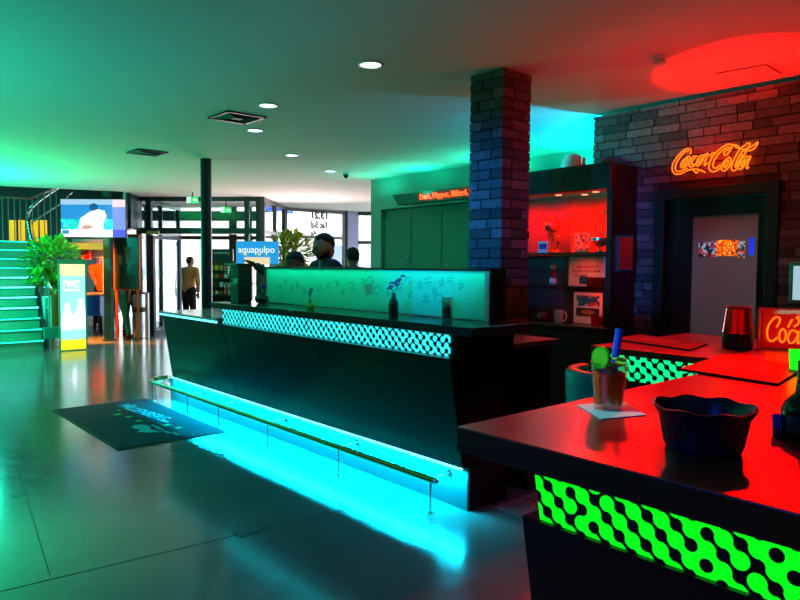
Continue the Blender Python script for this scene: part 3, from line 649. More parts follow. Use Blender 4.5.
# ------------------------------------------------------------------ things on the bar
def flowers(mb, c, pts, r):
    for p in pts:
        for k in range(6):
            a = 2*pi*k/6; mb.sph(V(c)+V(p)+V((r*.6*cos(a), r*.6*sin(a), r*.2*sin(a*2))), r*.55, (1, 1, .7), 1)
p = V((3.1, 3.6, 1.215))
t = thing('flower_bottle', 'tall glass bottle vase holding blue-violet flowers before the frosted screen', 'vase', p)
MB().lathe(p, [(.032, 0), (.036, .01), (.036, .085), (.03, .11), (.016, .135), (.016, .16), (.013, .16), (.012, .135), (.026, .108), (.03, .02)]).build('bottle', glassm('smoky_green_glass', '6A9080', .3), t)
MB().tube(spline([p+V((0, 0, .02)), p+V((0, 0, .15)), p+V((.01, -.02, .2)), p+V((.02, -.06, .27))], 4), .003, 6).tube(spline([p+V((0, 0, .02)), p+V((0, .01, .16)), p+V((0, .03, .22))], 4), .0025, 6).build('stems', 'stem', t)
mb = MB(); flowers(mb, p, [(0, .03, .21), (0, .02, .235), (.005, -.01, .235), (.01, -.03, .25), (.015, -.045, .262), (.02, -.075, .285), (.0, .045, .195), (.01, -.02, .22)], .018); mb.build('petals', 'purple', t)
p = V((3.05, 4.58, 1.215))
t = thing('bud_vase', 'small yellow-green bud vase with a dark blossom, middle of the bar', 'vase', p)
MB().lathe(p, [(.03, 0), (.036, .015), (.03, .035), (.012, .05), (.014, .075), (.011, .075), (.008, .05)]).build('vase', mat('yellow_green_glaze', '7AB020', .3), t)
mb = MB().tube([p+V((0, 0, .05)), p+V((0, 0, .12))], .003, 6); mb.build('stem', 'stem', t)
mb = MB(); flowers(mb, p, [(0, 0, .12), (.004, -.01, .145), (0, .01, .135), (0, -.015, .16)], .014); mb.build('blossom', 'purple', t)
p = V((3.13, 5.5, 1.215))
t = thing('bowl_vase', 'round glass bowl vase with a bent bloom at the left end of the frosted screen', 'vase', p)
MB().lathe(p, [(.03, 0), (.06, .02), (.066, .045), (.055, .075), (.035, .09), (.033, .088), (.052, .073), (.062, .045), (.056, .022)]).build('bowl', glassm('teal_bowl_glass', '58B0A8', .5), t)
MB().sph(p+V((0, .0, .035)), .04, (1, 1, .6)).build('pebbles', mat('pebbles', '6A5A50', .6, noise=.5, nscale=90), t)
MB().tube(spline([p+V((0, 0, .03)), p+V((0, .02, .1)), p+V((0, -.0, .14)), p+V((0, -.03, .165))], 4), .004, 6).build('stem', 'stem', t)
mb = MB(); flowers(mb, p, [(0, -.04, .17), (0, -.01, .15), (0, -.055, .155)], .022); mb.build('bloom', 'purple', t)
p = V((3.165, 3.13, 1.215))
t = thing('cola_tumbler', 'straight tumbler half full of dark drink at the right end of the bar', 'glass', p)
MB().lathe(p, [(.036, 0), (.037, .004), (.038, .15), (.035, .15), (.034, .01)]).build('tumbler', bpy.data.materials['tumbler_glass'] if 'tumbler_glass' in bpy.data.materials else glassm('thick_glass', 'D8F0E8', .8, .06), t)
MB().cyl(p+V((0, 0, .012)), p+V((0, 0, .085)), .0335).build('dark_drink', mat('cola', '0A0606', .1), t)
MB().b(p.x-.015, p.x+.015, p.y-.02, p.y+.01, 1.215+.08, 1.215+.105).b(p.x-.01, p.x+.02, p.y-.005, p.y+.024, 1.215+.095, 1.215+.12).build('ice_cubes', 'ice', t)
# glass rack on the bar's left end
p = V((3.1, 5.84, 1.215))
t = thing('glass_rack', 'tall black rack hung with small glasses at the left end of the bar', 'rack', p)
MB().b(p.x-.07, p.x+.07, p.y-.085, p.y+.085, 1.215, 1.57).build('case', 'blackm', t, bevel=.004)
MB().b(p.x-.11, p.x+.1, p.y-.12, p.y+.12, 1.57, 1.582).build('top_plate', 'dark', t)
MB().b(p.x-.11, p.x+.1, p.y-.12, p.y+.12, 1.385, 1.395).build('middle_plate', 'dark', t)
MB().b(p.x-.074, p.x-.07, p.y-.075, p.y+.02, 1.4, 1.44).build('red_label', 'red', t)
for j, zz in enumerate((1.465, 1.29)):
    for k in range(4):
        yy = p.y-.1+.067*k
        glassware(yy, zz, p.x-.095, .09, .022, nm='shot_glass', label=('small clear shot glass clipped on the upper tier of the black rack' if j == 0 else 'small clear shot glass clipped on the lower tier of the black rack'), group=('shot glasses on the upper rack tier' if j == 0 else 'shot glasses on the lower rack tier'))
tag(MB().b(3.2, 3.3, 5.62, 5.74, 1.215, 1.225).build('yellow_napkins', 'yellow', bevel=.003), 'flat yellow stack of napkins between rack and frosted screen', 'napkins')
# on the service counter: glasses
for x, y in ((3.66, 3.02), (3.73, 3.06), (3.70, 2.94)):
    glassware(y, 1.055, x, .12, .027, nm='empty_glass', label='clear upturned glass in the cluster in front of the brick pillar foot', group='glasses before the pillar foot')
p = V((3.52, 3.05, 1.055)); t = thing('ashtray', 'small dish with a red lighter beside the upturned glasses', 'dish', p)
MB().lathe(p, [(.04, 0), (.05, .02), (.046, .02), (.036, .005)]).build('dish', 'chrome', t); MB().ob(p+V((0, .01, .024)), (1, .4, 0), (-.4, 1, 0), (0, 0, 1), .08, .016, .012).build('lighter', 'red', t)
tag(MB().lathe((3.47, 3.1, 1.055), [(.02, 0), (.022, .07), (.01, .09), (.01, .11), (.009, .11)]).build('salt_shaker', 'glass'), 'small glass shaker at the left end of the service counter', 'shaker')

# ------------------------------------------------------------------ things on the near counters
T = 1.15
ndir = PZ(646, 415, T)-PZ(578, 406, T); cN = (PZ(578, 406, T)+PZ(646, 415, T)+PZ(625, 403, T)+PZ(601, 421, T))/4
tag(MB().prism([PZ(577, 406, T)+V((0, 0, .0004)), PZ(601, 420, T)+V((0, 0, .0004)), PZ(646, 416, T)+V((0, 0, .0004)), PZ(622, 402, T)+V((0, 0, .0004))], (0, 0, .003)).build('paper_napkin', 'napkin'), 'pale blue folded napkin under the cocktail on the nearest counter', 'napkin')
p = PZ(608, 410, T)+V((0, 0, .0036)); p.z = T+.0036
t = thing('cocktail', 'orange-red cocktail with lime wheel and thick blue straw on the nearest counter', 'drink', p)
K = 1.16
def sc_(pr): return [(r*K, z*K) for r, z in pr]
MB().lathe(p, sc_([(.033, 0), (.036, .004), (.037, .02), (.046, .12), (.0435, .12), (.034, .02), (.032, .012)]), n=32, flute=.02, k=10).build('glass', glassm('tumbler_glass', 'E8F8F0', .7, .06), t)
MB().lathe(p, sc_([(.0325, .013), (.034, .02), (.041, .092), (.001, .092)])).build('drink', 'drink', t)
mb = MB()
for k in range(9):
    a = k*2.4; mb.ob(p+V((.024*cos(a), .024*sin(a), .085+.008*(k % 4))), (cos(a), sin(a), .3), (-sin(a), cos(a), 0), (-.3*cos(a), -.3*sin(a), 1), .024, .024, .024)
mb.build('ice_cubes', 'ice', t, bevel=.003)
mb = MB()
for k in range(20):
    a = k*1.7; mb.sph(p+V((.032*cos(a), .032*sin(a), .118+.010*(k % 4))), .02, (1, .7, .25), 1, Matrix.Rotation(a, 3, 'Z') @ Matrix.Rotation(.7*((k % 3)-1), 3, 'X'))
mb.build('mint_leaves', 'leaf', t)
vd = V((CAM.x-p.x, CAM.y-p.y, 0)).normalized()
lc_ = p+ri0*(-.024)+V((0, 0, .155))+vd*.03
ax = (vd*.62+ri0*-.8+V((0, 0, .1))).normalized()
l = MB().cyl(lc_-ax*.004, lc_+ax*.004, .033, n=28).build('lime_wheel', 'lime', t)
MB().cyl(lc_-ax*.0045, lc_+ax*.0045, .0285, n=28).build('lime_flesh', 'limef', l)
MB().cyl(p+V((0, 0, .05))+ri0*.004, PD(619.5, 329, (p-CAM).dot(fw)+.02), .0115, n=20).build('straw', 'straw', t)
p = PZ(703, 449, T); p.z = T
t = thing('snack_basket', 'dark woven round bowl on the nearest counter, in front of the cocktail', 'bowl', p)
n = 48; rings = []
for r, z in ((.072, 0), (.078, .004), (.085, .04), (.094, .078), (.106, .096), (.109, .1), (.104, .102), (.092, .082), (.08, .04), (.07, .012)):
    rings.append([p+V((r*1.05*(1+(.012*cos(8*a) if z > .07 else .006*cos(24*a)))*cos(a), r*1.05*(1+(.012*cos(8*a) if z > .07 else .006*cos(24*a)))*sin(a), z*1.02+(.003*cos(8*a) if z > .07 else 0))) for a in [2*pi*i/n for i in range(n)]])
MB().ring_loft(rings).build('bowl', mat('dark_blue_ceramic', '0A1A30', .25, noise=.3, nscale=60), t)
sl = MB()
for k in range(24):
    a = 2*pi*k/24; sl.caps(p+V((.0835*cos(a), .0835*sin(a), .012)), p+V((.095*cos(a), .095*sin(a), .07)), .002, .002, 6)
sl.build('ribs', mat('rib_glaze', '0A1A30', .3), t)
for k, (dx, dy, dz, m, w) in enumerate(((.0, .0, .05, 'blue', 'small blue wrapped sweet in the middle of the dark bowl'), (-.03, .03, .05, 'red', 'small red wrapped sweet at the left in the dark bowl'), (.03, .02, .055, 'red', 'red wrapped sweet at the rear of the dark bowl'), (.03, -.03, .05, 'red', 'red wrapped sweet at the right in the dark bowl'), (-.02, -.02, .048, 'blue', 'blue wrapped sweet at the near side of the dark bowl'))):
    q = p+V((dx, dy, dz)); q.z = T+.03
    s_ = MB().sph(q, .014, (1.3, .8, .7), 2).build('wrapped_sweet', m); tag(s_, w, 'sweet', 'sweets in the dark bowl')
    MB().cyl(q+V((.016, 0, 0)), q+V((.028, 0, 0)), .002, .009, 8).cyl(q-V((.016, 0, 0)), q-V((.028, 0, 0)), .002, .009, 8).build('wrapper_twist', m, s_)
# trays / menus
def tray(pts, z, label):
    P = [PZ(x, y, z+.012) for x, y in pts]; t = thing('menu_folder', label, 'menu', ((P[0]+P[2])/2).xy.to_3d()+V((0, 0, z)))
    MB().prism([V((q.x, q.y, z)) for q in P], (0, 0, .011)).build('cover', mat('dark_red_cover', '140506', .5, spec=.25), t, bevel=.002)
    c_ = sum(P, V())/4
    MB().prism([c_+(q-c_)*.5+V((0, 0, 0)) for q in P], (0, 0, .0015)).build('printed_patch', mat('red_print', '3A0A0A', .45), t)
tray([(679, 368), (725, 353), (806, 366), (778, 383)], 1.15, 'dark red menu folder lying at the corner of the far counter')
tray([(612, 338), (640, 334), (708, 343), (690, 349)], 1.15, 'second dark menu folder lying on the far counter near the cabinet')
# lantern
p = PZ(737, 348, T); p.z = T
t = thing('glass_lantern', 'red ribbed glass lantern on a black round foot on the far counter', 'lantern', p)
MB().lathe(p, [(.07, 0), (.076, .006), (.078, .03), (.077, .075), (.072, .08), (.03, .08)]).build('base', 'black', t)
MB().lathe(p, [(.074, .08), (.077, .084), (.06, .215), (.056, .215), (.07, .088)], n=40, flute=.02, k=20).build('shade', 'rglass', t)
MB().lathe(p, [(.062, .213), (.062, .221), (.056, .221), (.056, .213)]).build('rim', 'red', t)
mb = MB()
for k in range(6):
    a = k*pi/3; mb.cyl(p+V((.022*cos(a), .022*sin(a), .08)), p+V((.022*cos(a), .022*sin(a), .2)), .006)
mb.build('inner_rods', mat('red_glow_rods', '300808', .4, emis='FF2010', es=.8), t)
p2 = PZ(754, 350, T); p2.z = T
glassware(p2.y, T, p2.x, .2, .028, nm='tall_glass', label='tall clear glass standing between lantern and neon box', cat='glass')
# neon box sign
A = PZ(761, 349, T); B_ = PZ(830, 352, T); A.z = B_.z = T; dr = (B_-A).normalized(); nn = V((dr.y, -dr.x, 0)); nn = nn if nn.dot(CAM-A) > 0 else -nn
ZT = A.z+.21
t = thing('neon_box_sign', 'clear acrylic box with orange neon script standing beside the red lantern', 'neon sign', A)
Wd = (B_-A).length
MB().ob(A+dr*Wd/2-nn*.09+V((0, 0, .105)), dr, (0, 0, 1), nn, Wd, .21, .004).build('back_plate', 'neon_bg', t)
e = MB()
for s0 in (0, Wd):
    for d_ in (0, -.09): e.cyl(A+dr*s0+nn*d_, A+dr*s0+nn*d_+V((0, 0, .21)), .003, n=6)
for z_ in (.0, .21):
    for d_ in (0, -.09): e.cyl(A+nn*d_+V((0, 0, z_)), A+dr*Wd+nn*d_+V((0, 0, z_)), .003, n=6)
    for s0 in (0, Wd): e.cyl(A+dr*s0+V((0, 0, z_)), A+dr*s0-nn*.09+V((0, 0, z_)), .003, n=6)
e.build('edges', mat('acrylic_edge', 'C08080', .2, trans=.4), t)
MB().ob(A+dr*Wd/2+V((0, 0, .105)), dr, (0, 0, 1), nn, Wd, .21, .003).build('front_plate', 'cabglass', t)
dpl = nn.dot(A-nn*.04-CAM)
def nb(pts, closed=False, r=.0045, mb=None):
    P = []
    for x, y in pts:
        d = ray(750+x/10.9, 295+y/10.9); P.append(CAM+d*(dpl/nn.dot(d)))
    mb.tube(spline(P, 5, closed), r, 8, closed=closed)
for nm, pts, cl in (('letter', [(290, 350), (320, 300), (325, 255), (290, 240), (240, 275), (200, 340), (185, 420), (205, 490), (250, 500), (300, 460)], 0),
                    ('letter', [(350, 375), (320, 420), (325, 490), (350, 515), (385, 480), (390, 410), (370, 375)], 1),
                    ('letter', [(520, 420), (480, 385), (440, 400), (415, 460), (430, 520), (480, 510), (520, 440), (530, 390), (525, 480), (520, 530), (560, 500)], 0),
                    ('ribbon', [(415, 355), (440, 300), (465, 265)], 0), ('ribbon', [(480, 345), (520, 320), (535, 280), (510, 245), (560, 240), (640, 250)], 0)):
    mb = MB(); nb(pts, bool(cl), mb=mb); mb.build(nm, 'neon', t)
# right edge: bottle, blue glass, green cup
p = PZ(793, 437, T); p.z = T
p = p+ri0*.03
t = thing('dark_bottle', 'dark glass bottle cut by the right picture edge on the nearest counter', 'bottle', p)
MB().lathe(p, [(.052, 0), (.055, .006), (.055, .07), (.045, .09), (.025, .11), (.021, .15), (.021, .19), (.018, .19)]).build('bottle', mat('dark_bottle_glass', '0A1A14', .08), t)
MB().lathe(p, [(.0555, .015), (.056, .016), (.056, .055), (.0555, .056)]).build('label_band', mat('dark_label', '101A30', .5), t)
p = PZ(777, 436, T); p.z = T
glassware(p.y, T, p.x, .055, .013, nm='blue_shot_glass', label='slim blue shot glass beside the dark bottle at the right edge', cat='glass', m=mat('cobalt_glass', '1848C8', .15))
p = PZ(798, 372, T); p.z = T
t = thing('green_candle_cup', 'glowing green candle cup behind the dark bottle', 'candle holder', p)
MB().lathe(p, [(.028, 0), (.03, .005), (.036, .09), (.033, .09), (.028, .01)]).build('cup', mat('green_glow_cup', '10A020', .3, emis='18FF20', es=1.0), t)
MB().cyl(p+V((0, 0, .012)), p+V((0, 0, .05)), .024).build('candle', 'cream', t)
# stool behind the near counter
c_ = V((2.74, 1.63, 0))
t = thing('bar_stool', 'green upholstered bar stool with curved backrest behind the cocktail', 'stool', c_)
rings = []
for z, r in ((.76, .2), (.86, .212), (.98, .22), (1.09, .224), (1.11, .215)):
    o_, i_ = [], []
    for k in range(13):
        a = radians(75+k*12); o_.append(c_+V((r*cos(a), r*sin(a), z))); i_.append(c_+V(((r-.05)*cos(a), (r-.05)*sin(a), z)))
    rings.append(o_+i_[::-1])
MB().ring_loft(rings).build('backrest', 'leather', t, bevel=.01)
MB().lathe(c_, [(.05, .66), (.19, .67), (.205, .7), (.2, .74), (.12, .76), (.01, .765)]).build('seat', 'leather', t)
MB().cyl(c_+V((0, 0, .03)), c_+V((0, 0, .67)), .028).build('column', 'chrome', t)
MB().lathe(c_, [(.21, 0), (.21, .01), (.1, .03), (.03, .05)]).build('base', 'chrome', t)
MB().tube([c_+V((.15*cos(a*pi/12), .15*sin(a*pi/12), .3)) for a in range(24)], .009, 8, closed=True).build('footring', 'chrome', t)

# ------------------------------------------------------------------ door mat
t = thing('door_mat', 'large dark blue door mat with lettering, stars and a bird-like figure', 'mat', (2.45, 6.78, 0))
MB().b(1.91, 2.9, 5.76, 7.8, 0, .008).build('edging', 'blackm', t)
MB().b(1.93, 2.885, 5.78, 7.78, .008, .011).build('pile', 'rubber', t)
def fz(x, y): q = PZ(105+x/9.41, 395+y/9.41, .0115); return V((q.x, q.y, .0111))
mb = MB(); mb.prism([fz(x, y) for x, y in ((245, 300), (280, 282), (340, 278), (400, 285), (430, 305), (430, 325), (480, 335), (540, 345), (430, 352), (300, 348), (335, 325), (280, 318))], (0, 0, .001)); mb.build('bird_figure', 'inlay', t)
mb = MB()
for cx, cy, w in ((130, 145, 35), (120, 182, 55), (225, 204, 45), (315, 243, 48), (580, 282, 58), (690, 307, 42), (270, 98, 28)):
    q = fz(cx, cy); q2 = fz(cx+w, cy); R = (q2-q).length
    mb.prism([q+V((R*(1 if k % 2 == 0 else .35)*cos(k*pi/4+.85), R*(1 if k % 2 == 0 else .35)*sin(k*pi/4+.85), 0)) for k in range(8)], (0, 0, .001))
mb.build('stars', 'inlayg', t)
o_ = fz(130, 100); e_ = fz(590, 250); rr = (e_-o_); ux = rr.normalized(); uy = V((0, 0, 1)).cross(ux)
mb = text_mb('PALLENBERG', o_+uy*-.03, ux, uy, .2, depth=.002, width=rr.length*.9)
for v in mb.bm.verts: v.co.z = min(max(v.co.z, .0111), .0121)
mb.build('lettering', 'inlay', t)
mb = MB()
for cx, cy in ((470, 292), (515, 317), (580, 347), (665, 363), (560, 245)):
    q = fz(cx, cy); mb.ob(q+V((0, 0, .0005)), ux, uy, (0, 0, 1), .13, .035, .001)
mb.build('small_marks', 'inlay', t)

# ------------------------------------------------------------------ left: stairs, railing, plant, banner
st = thing('staircase', 'wide staircase with glowing green and cyan tread edges at the left', 'stairs', (1.9, 15, 0))
N = 11; run, rise = .28, 2.05/11
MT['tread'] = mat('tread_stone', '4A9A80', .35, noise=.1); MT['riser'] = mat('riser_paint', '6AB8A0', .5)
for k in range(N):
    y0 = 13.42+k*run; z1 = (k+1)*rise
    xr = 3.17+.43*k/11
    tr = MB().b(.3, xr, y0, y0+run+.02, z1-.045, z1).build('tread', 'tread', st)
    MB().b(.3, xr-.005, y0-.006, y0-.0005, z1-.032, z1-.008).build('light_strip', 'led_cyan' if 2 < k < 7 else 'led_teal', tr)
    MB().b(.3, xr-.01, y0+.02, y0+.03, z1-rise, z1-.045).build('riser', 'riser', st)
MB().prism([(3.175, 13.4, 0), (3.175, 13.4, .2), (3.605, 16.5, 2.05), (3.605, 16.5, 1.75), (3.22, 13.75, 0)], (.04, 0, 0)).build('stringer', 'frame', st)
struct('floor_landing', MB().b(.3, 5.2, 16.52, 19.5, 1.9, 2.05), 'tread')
rl = thing('stair_railing', 'silver handrail with thin balusters along the staircase and landing', 'railing', (3.2, 15, 0))
hp = [PY(50, 290, 13.35), PY(48, 283, 13.4), PY(38, 256, 14.4), PY(31.5, 240, 15.4), PY(28, 222, 16.4), PY(29, 211, 16.45), PY(40, 200, 16.5), PY(56, 189, 16.6), PY(64, 184, 16.8)]
MB().tube(spline(hp, 5), .032, 10).build('handrail', 'steel', rl)
hp2 = [PY(-8, 196.5, 16.4), PY(15, 197.5, 16.4), PY(31, 199, 16.4), PY(45, 192, 16.4), PY(58, 187, 16.4)]
MB().tube(hp2, .024, 8).build('landing_handrail', 'steel', rl)
MB().tube([PY(31, 223, 16.5), PY(60, 204, 16.6), PY(72, 192, 16.8)], .02, 8).build('lower_rail', 'steel', rl)
for x in range(-4, 58, 6):
    yt = 197+max(0, 0)+(.0 if x < 31 else -.42*(x-31)); q = PY(x, yt, 16.4); MB().cyl((q.x, q.y, 2.05), q, .012, n=8).build('baluster', 'balu', rl)
for k in range(9):
    f_ = k/8; a = PY(49-(f_*21), 286-f_*64, 13.4+3.0*f_); MB().cyl((a.x, a.y, max(.02, 2.05*f_*.97)), a, .012, n=8).build('baluster', 'balu', rl)
MB().prism([(3.235, 13.4, .15), (3.235, 13.4, 1.15), (3.65, 16.4, 2.55), (3.65, 16.4, 2.1)], (.012, 0, 0)).build('glass_panel', 'wglass', rl)
q = PY(50, 320, 13.3)
tag(MB().b(q.x-.12, q.x+.14, 13.2, 13.3, .22, .42).build('wall_box', mat('teal_box', '18A090', .5)), 'small teal box at the foot of the stair railing', 'box')
tag(MB().cyl((3.36, 13.32, .43), (3.36, 13.32, 1.02), .08, n=16).build('orange_roll', 'orangep'), 'upright orange cylinder above the teal box by the stairs', 'cylinder')
def leafy(c, R, n, size, m, mb=None, sc=(1, 1, 1), seed=1):
    rnd = random.Random(seed); mb = mb or MB()
    for _ in range(n):
        while True:
            p = V((rnd.uniform(-1, 1), rnd.uniform(-1, 1), rnd.uniform(-1, 1)))
            if p.length < 1: break
        p = V((p.x*R*sc[0], p.y*R*sc[1], p.z*R*sc[2])); d = (p.normalized()+V((rnd.uniform(-.6, .6), rnd.uniform(-.6, .6), rnd.uniform(-.3, .6)))).normalized()
        u, v = frame_of(d); s = size*rnd.uniform(.7, 1.3); o = V(c)+p
        a_, b_, c_, d_ = o, o+d*s*.5+u*s*.2, o+d*s-V((0, 0, s*.15)), o+d*s*.5-u*s*.2
        vs = [mb.bm.verts.new(k) for k in (a_, b_, c_, d_)]; mb.bm.faces.new(vs)
    mb.smooth = False
    return mb
def plant(nm, label, base, z0, cc, R, n, size, m, pot, sc=(1, 1, 1), seed=1, potr=.14, poth=.4):
    t = thing(nm, label, 'plant', base)
    MB().lathe(base, [(potr*.75, 0), (potr, poth), (potr*.9, poth), (potr*.85, poth-.04), (.01, poth-.05)]).build('pot', pot, t)
    st_ = MB()
    rnd = random.Random(seed)
    for k in range(7):
        a = k*.9; e = V(cc)+V((R*.6*sc[0]*cos(a), R*.6*sc[1]*sin(a), R*.4*sc[2]*rnd.uniform(-.5, 1)))
        st_.tube(spline([V(base)+V((0, 0, poth-.05)), V(cc)*.5+V(base)*.5+V((0, 0, poth*.3)), e], 4), .01, 5)
    st_.build('stems', 'stem', t)
    leafy(cc, R, n, size, m, sc=sc, seed=seed).build('leaves', m, t)
c_ = PY(53, 262, 14.0)
plant('potted_tree', 'bushy green potted tree between the stairs and the television', V((c_.x, 14.0, 0)), 0, c_, .5, 650, .19, 'leaf', 'white', sc=(.95, .8, .85), seed=3, potr=.2, poth=.95)
c_ = PD(290, 254, 12.5)
plant('yellow_plant', 'yellow-green leafy plant standing behind the bar near the windows', V((c_.x, c_.y, 0)), 0, c_, .42, 800, .16, 'leafy', 'cream', sc=(.95, .95, .9), seed=5, potr=.2, poth=.6)
# banner
Yb = 13.0; a = PY(58.5, 260, Yb); b2 = PY(85.5, 260, Yb); x0, x1 = a.x, b2.x
t = thing('pull_up_banner', 'glow-brightened pull-up banner with white bowling pins, yellow top and base, by the stairs', 'banner', ((x0+x1)/2, Yb, 0))
def bb(x_0, x_1, z0, z1, m, nm, y=Yb-.012): MB().b(x_0, x_1, y-.004, y, z0, z1).build(nm, m, t)
MB().b(x0-.01, x1+.01, Yb-.012, Yb+.02, 0, 1.64).build('panel', mat('banner_green_frame', '3AB090', .5), t)
em = lambda nm, c, s: mat(nm, c, .5, emis=c, es=s)  # emission added to the banner colours to brighten them
bb(x0+.015, x1-.02, 1.35, 1.56, em('banner_cream', 'FFF0B0', 1.0), 'top_band'); bb(x0+.015, x1-.02, .2, 1.35, em('banner_aqua', 'A8E8EC', .95), 'aqua_field')
bb(x0+.015, x1-.02, .02, .2, em('banner_yellow', 'FFE020', 1.1), 'base_band')
mb = MB()
for cx, s in ((.28, .8), (.78, .9)):
    X_ = x0+(x1-x0)*cx
    pr = [(.0, .03), (.28*.3, .035), (.17, .1), (.17, .25), (.09, .45), (.05, .55), (.06, .63), (.03, .68)]
    poly = [(X_+r*s, Yb-.018, .35+z*s*.95) for r, z in pr]+[(X_-r*s, Yb-.018, .35+z*s*.95) for r, z in pr[::-1][:-1]]
    xs_ = [(min(max(px, x0+.02), x1-.025), py, pz) for px, py, pz in poly]; mb.prism(xs_, (0, -.003, 0))
mb.build('bowling_pins', em('pin_white', 'F4FAFF', 1.05), t)
mb = text_mb('TWC', (x0+.06, Yb-.02, 1.15), (1, 0, 0), (0, 0, 1), .16, width=.28, shear=.3, bold=.006); mb.b(x0+.07, x0+.33, Yb-.02, Yb-.017, 1.08, 1.11).build('lettering', em('banner_letter', 'FFFFFF', 1.3), t)

# television on its post
p = V((4.56, 14.18, 0)); t = thing('square_post', 'dark green square post carrying the television', 'post', p)
pp = PY(113, 200, 14.18)
MB().ob(V((p.x, p.y, CZ/2)), ri0, V((0, 0, 1)), V((ri0.y, -ri0.x, 0)), .14, CZ, .14).build('shaft', mat('dark_green_paint', '0C3A36', .4), t)
MB().ob(V((p.x, p.y, .02)), ri0, V((0, 0, 1)), V((ri0.y, -ri0.x, 0)), .2, .04, .2).build('foot', 'frame', t)
dp = 13.3
c0, c1, c2, c3 = PD(61, 199.5, dp), PD(125.5, 199.5, dp), PD(125.5, 237, dp), PD(61, 237, dp)
ctr = (c0+c1+c2+c3)/4; fh = V((fw.x, fw.y, 0)).normalized(); tw, th = (c1-c0).length, (c0-c3).length
t = thing('television', 'large television showing a white-clad player on blue, above the banner', 'television', ctr)
MB().ob(ctr+fh*.03, ri0, (0, 0, 1), fh, tw+.03, th+.03, .05).build('housing', 'black', t, bevel=.004)
def scr(x0, y0, x1, y1, m, nm, lift=0): # fractions of the screen
    c_ = ctr+ri0*tw*((x0+x1)/2-.5)+V((0, 0, th*(.5-(y0+y1)/2)))-fh*(.003+lift)
    MB().ob(c_, ri0, (0, 0, 1), fh, tw*(x1-x0), th*(y1-y0), .003).build(nm, m, t)
scr(0, 0, .8, .8, glow('tv_blue', '2F8CE0', 1.0), 'picture_sky'); scr(0, .52, .8, .8, pict('tv_crowd', ['1890B0', '28B0C0', '58C8C8', '2080C0', '30A0A8'], 14, .9), 'picture_crowd', .002); scr(0, 0, .8, .14, glow('tv_pale', 'A8D0F0', 1.0), 'picture_light', .002)
scr(0, .8, .8, 1, glow('tv_white', 'F4F4FF', 1.2), 'caption_bar'); scr(.02, .82, .12, .92, glow('tv_logo', '3080C8', 1.0), 'caption_box', .002)
scr(.8, 0, 1, .2, glow('tv_pink', 'F0D8F0', 1.1), 'side_title'); scr(.8, .2, 1, .8, glow('tv_lilac', '8898F0', 1.0), 'side_panel'); scr(.8, .8, 1, 1, glow('tv_violet', '5A40F0', 1.0), 'side_caption')
def sp(x, y, l=.006): return ctr+ri0*tw*(x-.5)+V((0, 0, th*(.5-y)))-fh*l
MB().prism([sp(x, y) for x, y in ((.26, .88), (.3, .5), (.45, .33), (.58, .26), (.68, .3), (.71, .45), (.66, .6), (.67, .9))], -fh*.002).build('player_shirt', glow('tv_shirt', 'FFF8F8', 1.2), t)
MB().prism([sp(x, y) for x, y in ((.44, .24), (.45, .14), (.52, .1), (.58, .15), (.57, .26), (.5, .3))], -fh*.002).build('player_cap', glow('tv_cap', '2048A0', .8), t)
MB().prism([sp(x, y, .009) for x, y in ((.31, .78), (.36, .68), (.46, .69), (.5, .74), (.42, .79))], -fh*.002).build('player_hand', glow('tv_skin', 'E8907A', 1.0), t)
MB().bar(ctr+fh*.05+V((0, 0, .05)), V((p.x, p.y, ctr.z+.05)), .05).build('wall_arm', 'black', t)

# ------------------------------------------------------------------ entrance facade
GF = 'frame'
Aa, Bb = V((5.43, 14.83, 0)), V((7.37, 12.9, 0)); dd = (Bb-Aa).normalized(); Lf = (Bb-Aa).length; nb_ = V((dd.y, -dd.x, 0)); nb_ = nb_ if nb_.dot(V((1, 1, 0))) < 0 else -nb_
def wall_frame(name, A, B, posts, rails, w=.08, d=.1, glass=None, m=GF, parts=None):
    """glazed wall from A to B: posts = [(fraction, width)], rails = [(z, height, f0, f1)], glass = [(f0,f1,z0,z1)]"""
    u = (B-A).normalized(); L = (B-A).length; n = V((-u.y, u.x, 0))
    mb = MB()
    for f_, pw in posts: mb.ob(A+u*L*f_+V((0, 0, CZ/2)), u, n, (0, 0, 1), pw, d, CZ-.004)
    for z, h, f0, f1 in rails: mb.ob(A+u*L*(f0+f1)/2+V((0, 0, z)), u, n, (0, 0, 1), L*(f1-f0), d*.9, h)
    fo = struct(name, mb, m)
    for f0, f1, z0, z1 in glass or []:
        MB().ob(A+u*L*(f0+f1)/2+V((0, 0, (z0+z1)/2)), u, n, (0, 0, 1), L*(f1-f0), .012, z1-z0).build('pane', 'wglass', fo)
    return fo, u, L
def fx_(px, Y=None):  # fraction of a pixel column along Aa-Bb
    r_ = ray(px, 200); den = r_.x*dd.y-r_.y*dd.x; t_ = (Aa.x*dd.y-Aa.y*dd.x)/den; q = V((r_.x*t_, r_.y*t_, 0)); return (q-Aa).dot(dd)/Lf
f1, f2, f3, f4 = fx_(149), fx_(188), fx_(247), fx_(259)
wall_frame('window_1', Aa, Bb, [(.0, .07), (f1, .11), (f3, .1), (f4, .12)], [(2.98, .09, 0, 1), (2.3, .13, 0, 1)],
           glass=[(0, f1, 0.02, 2.23), (0, f1, 2.37, 2.93), (f1, f3, 2.37, 2.93), (f3, f4, 2.37, 2.93)])
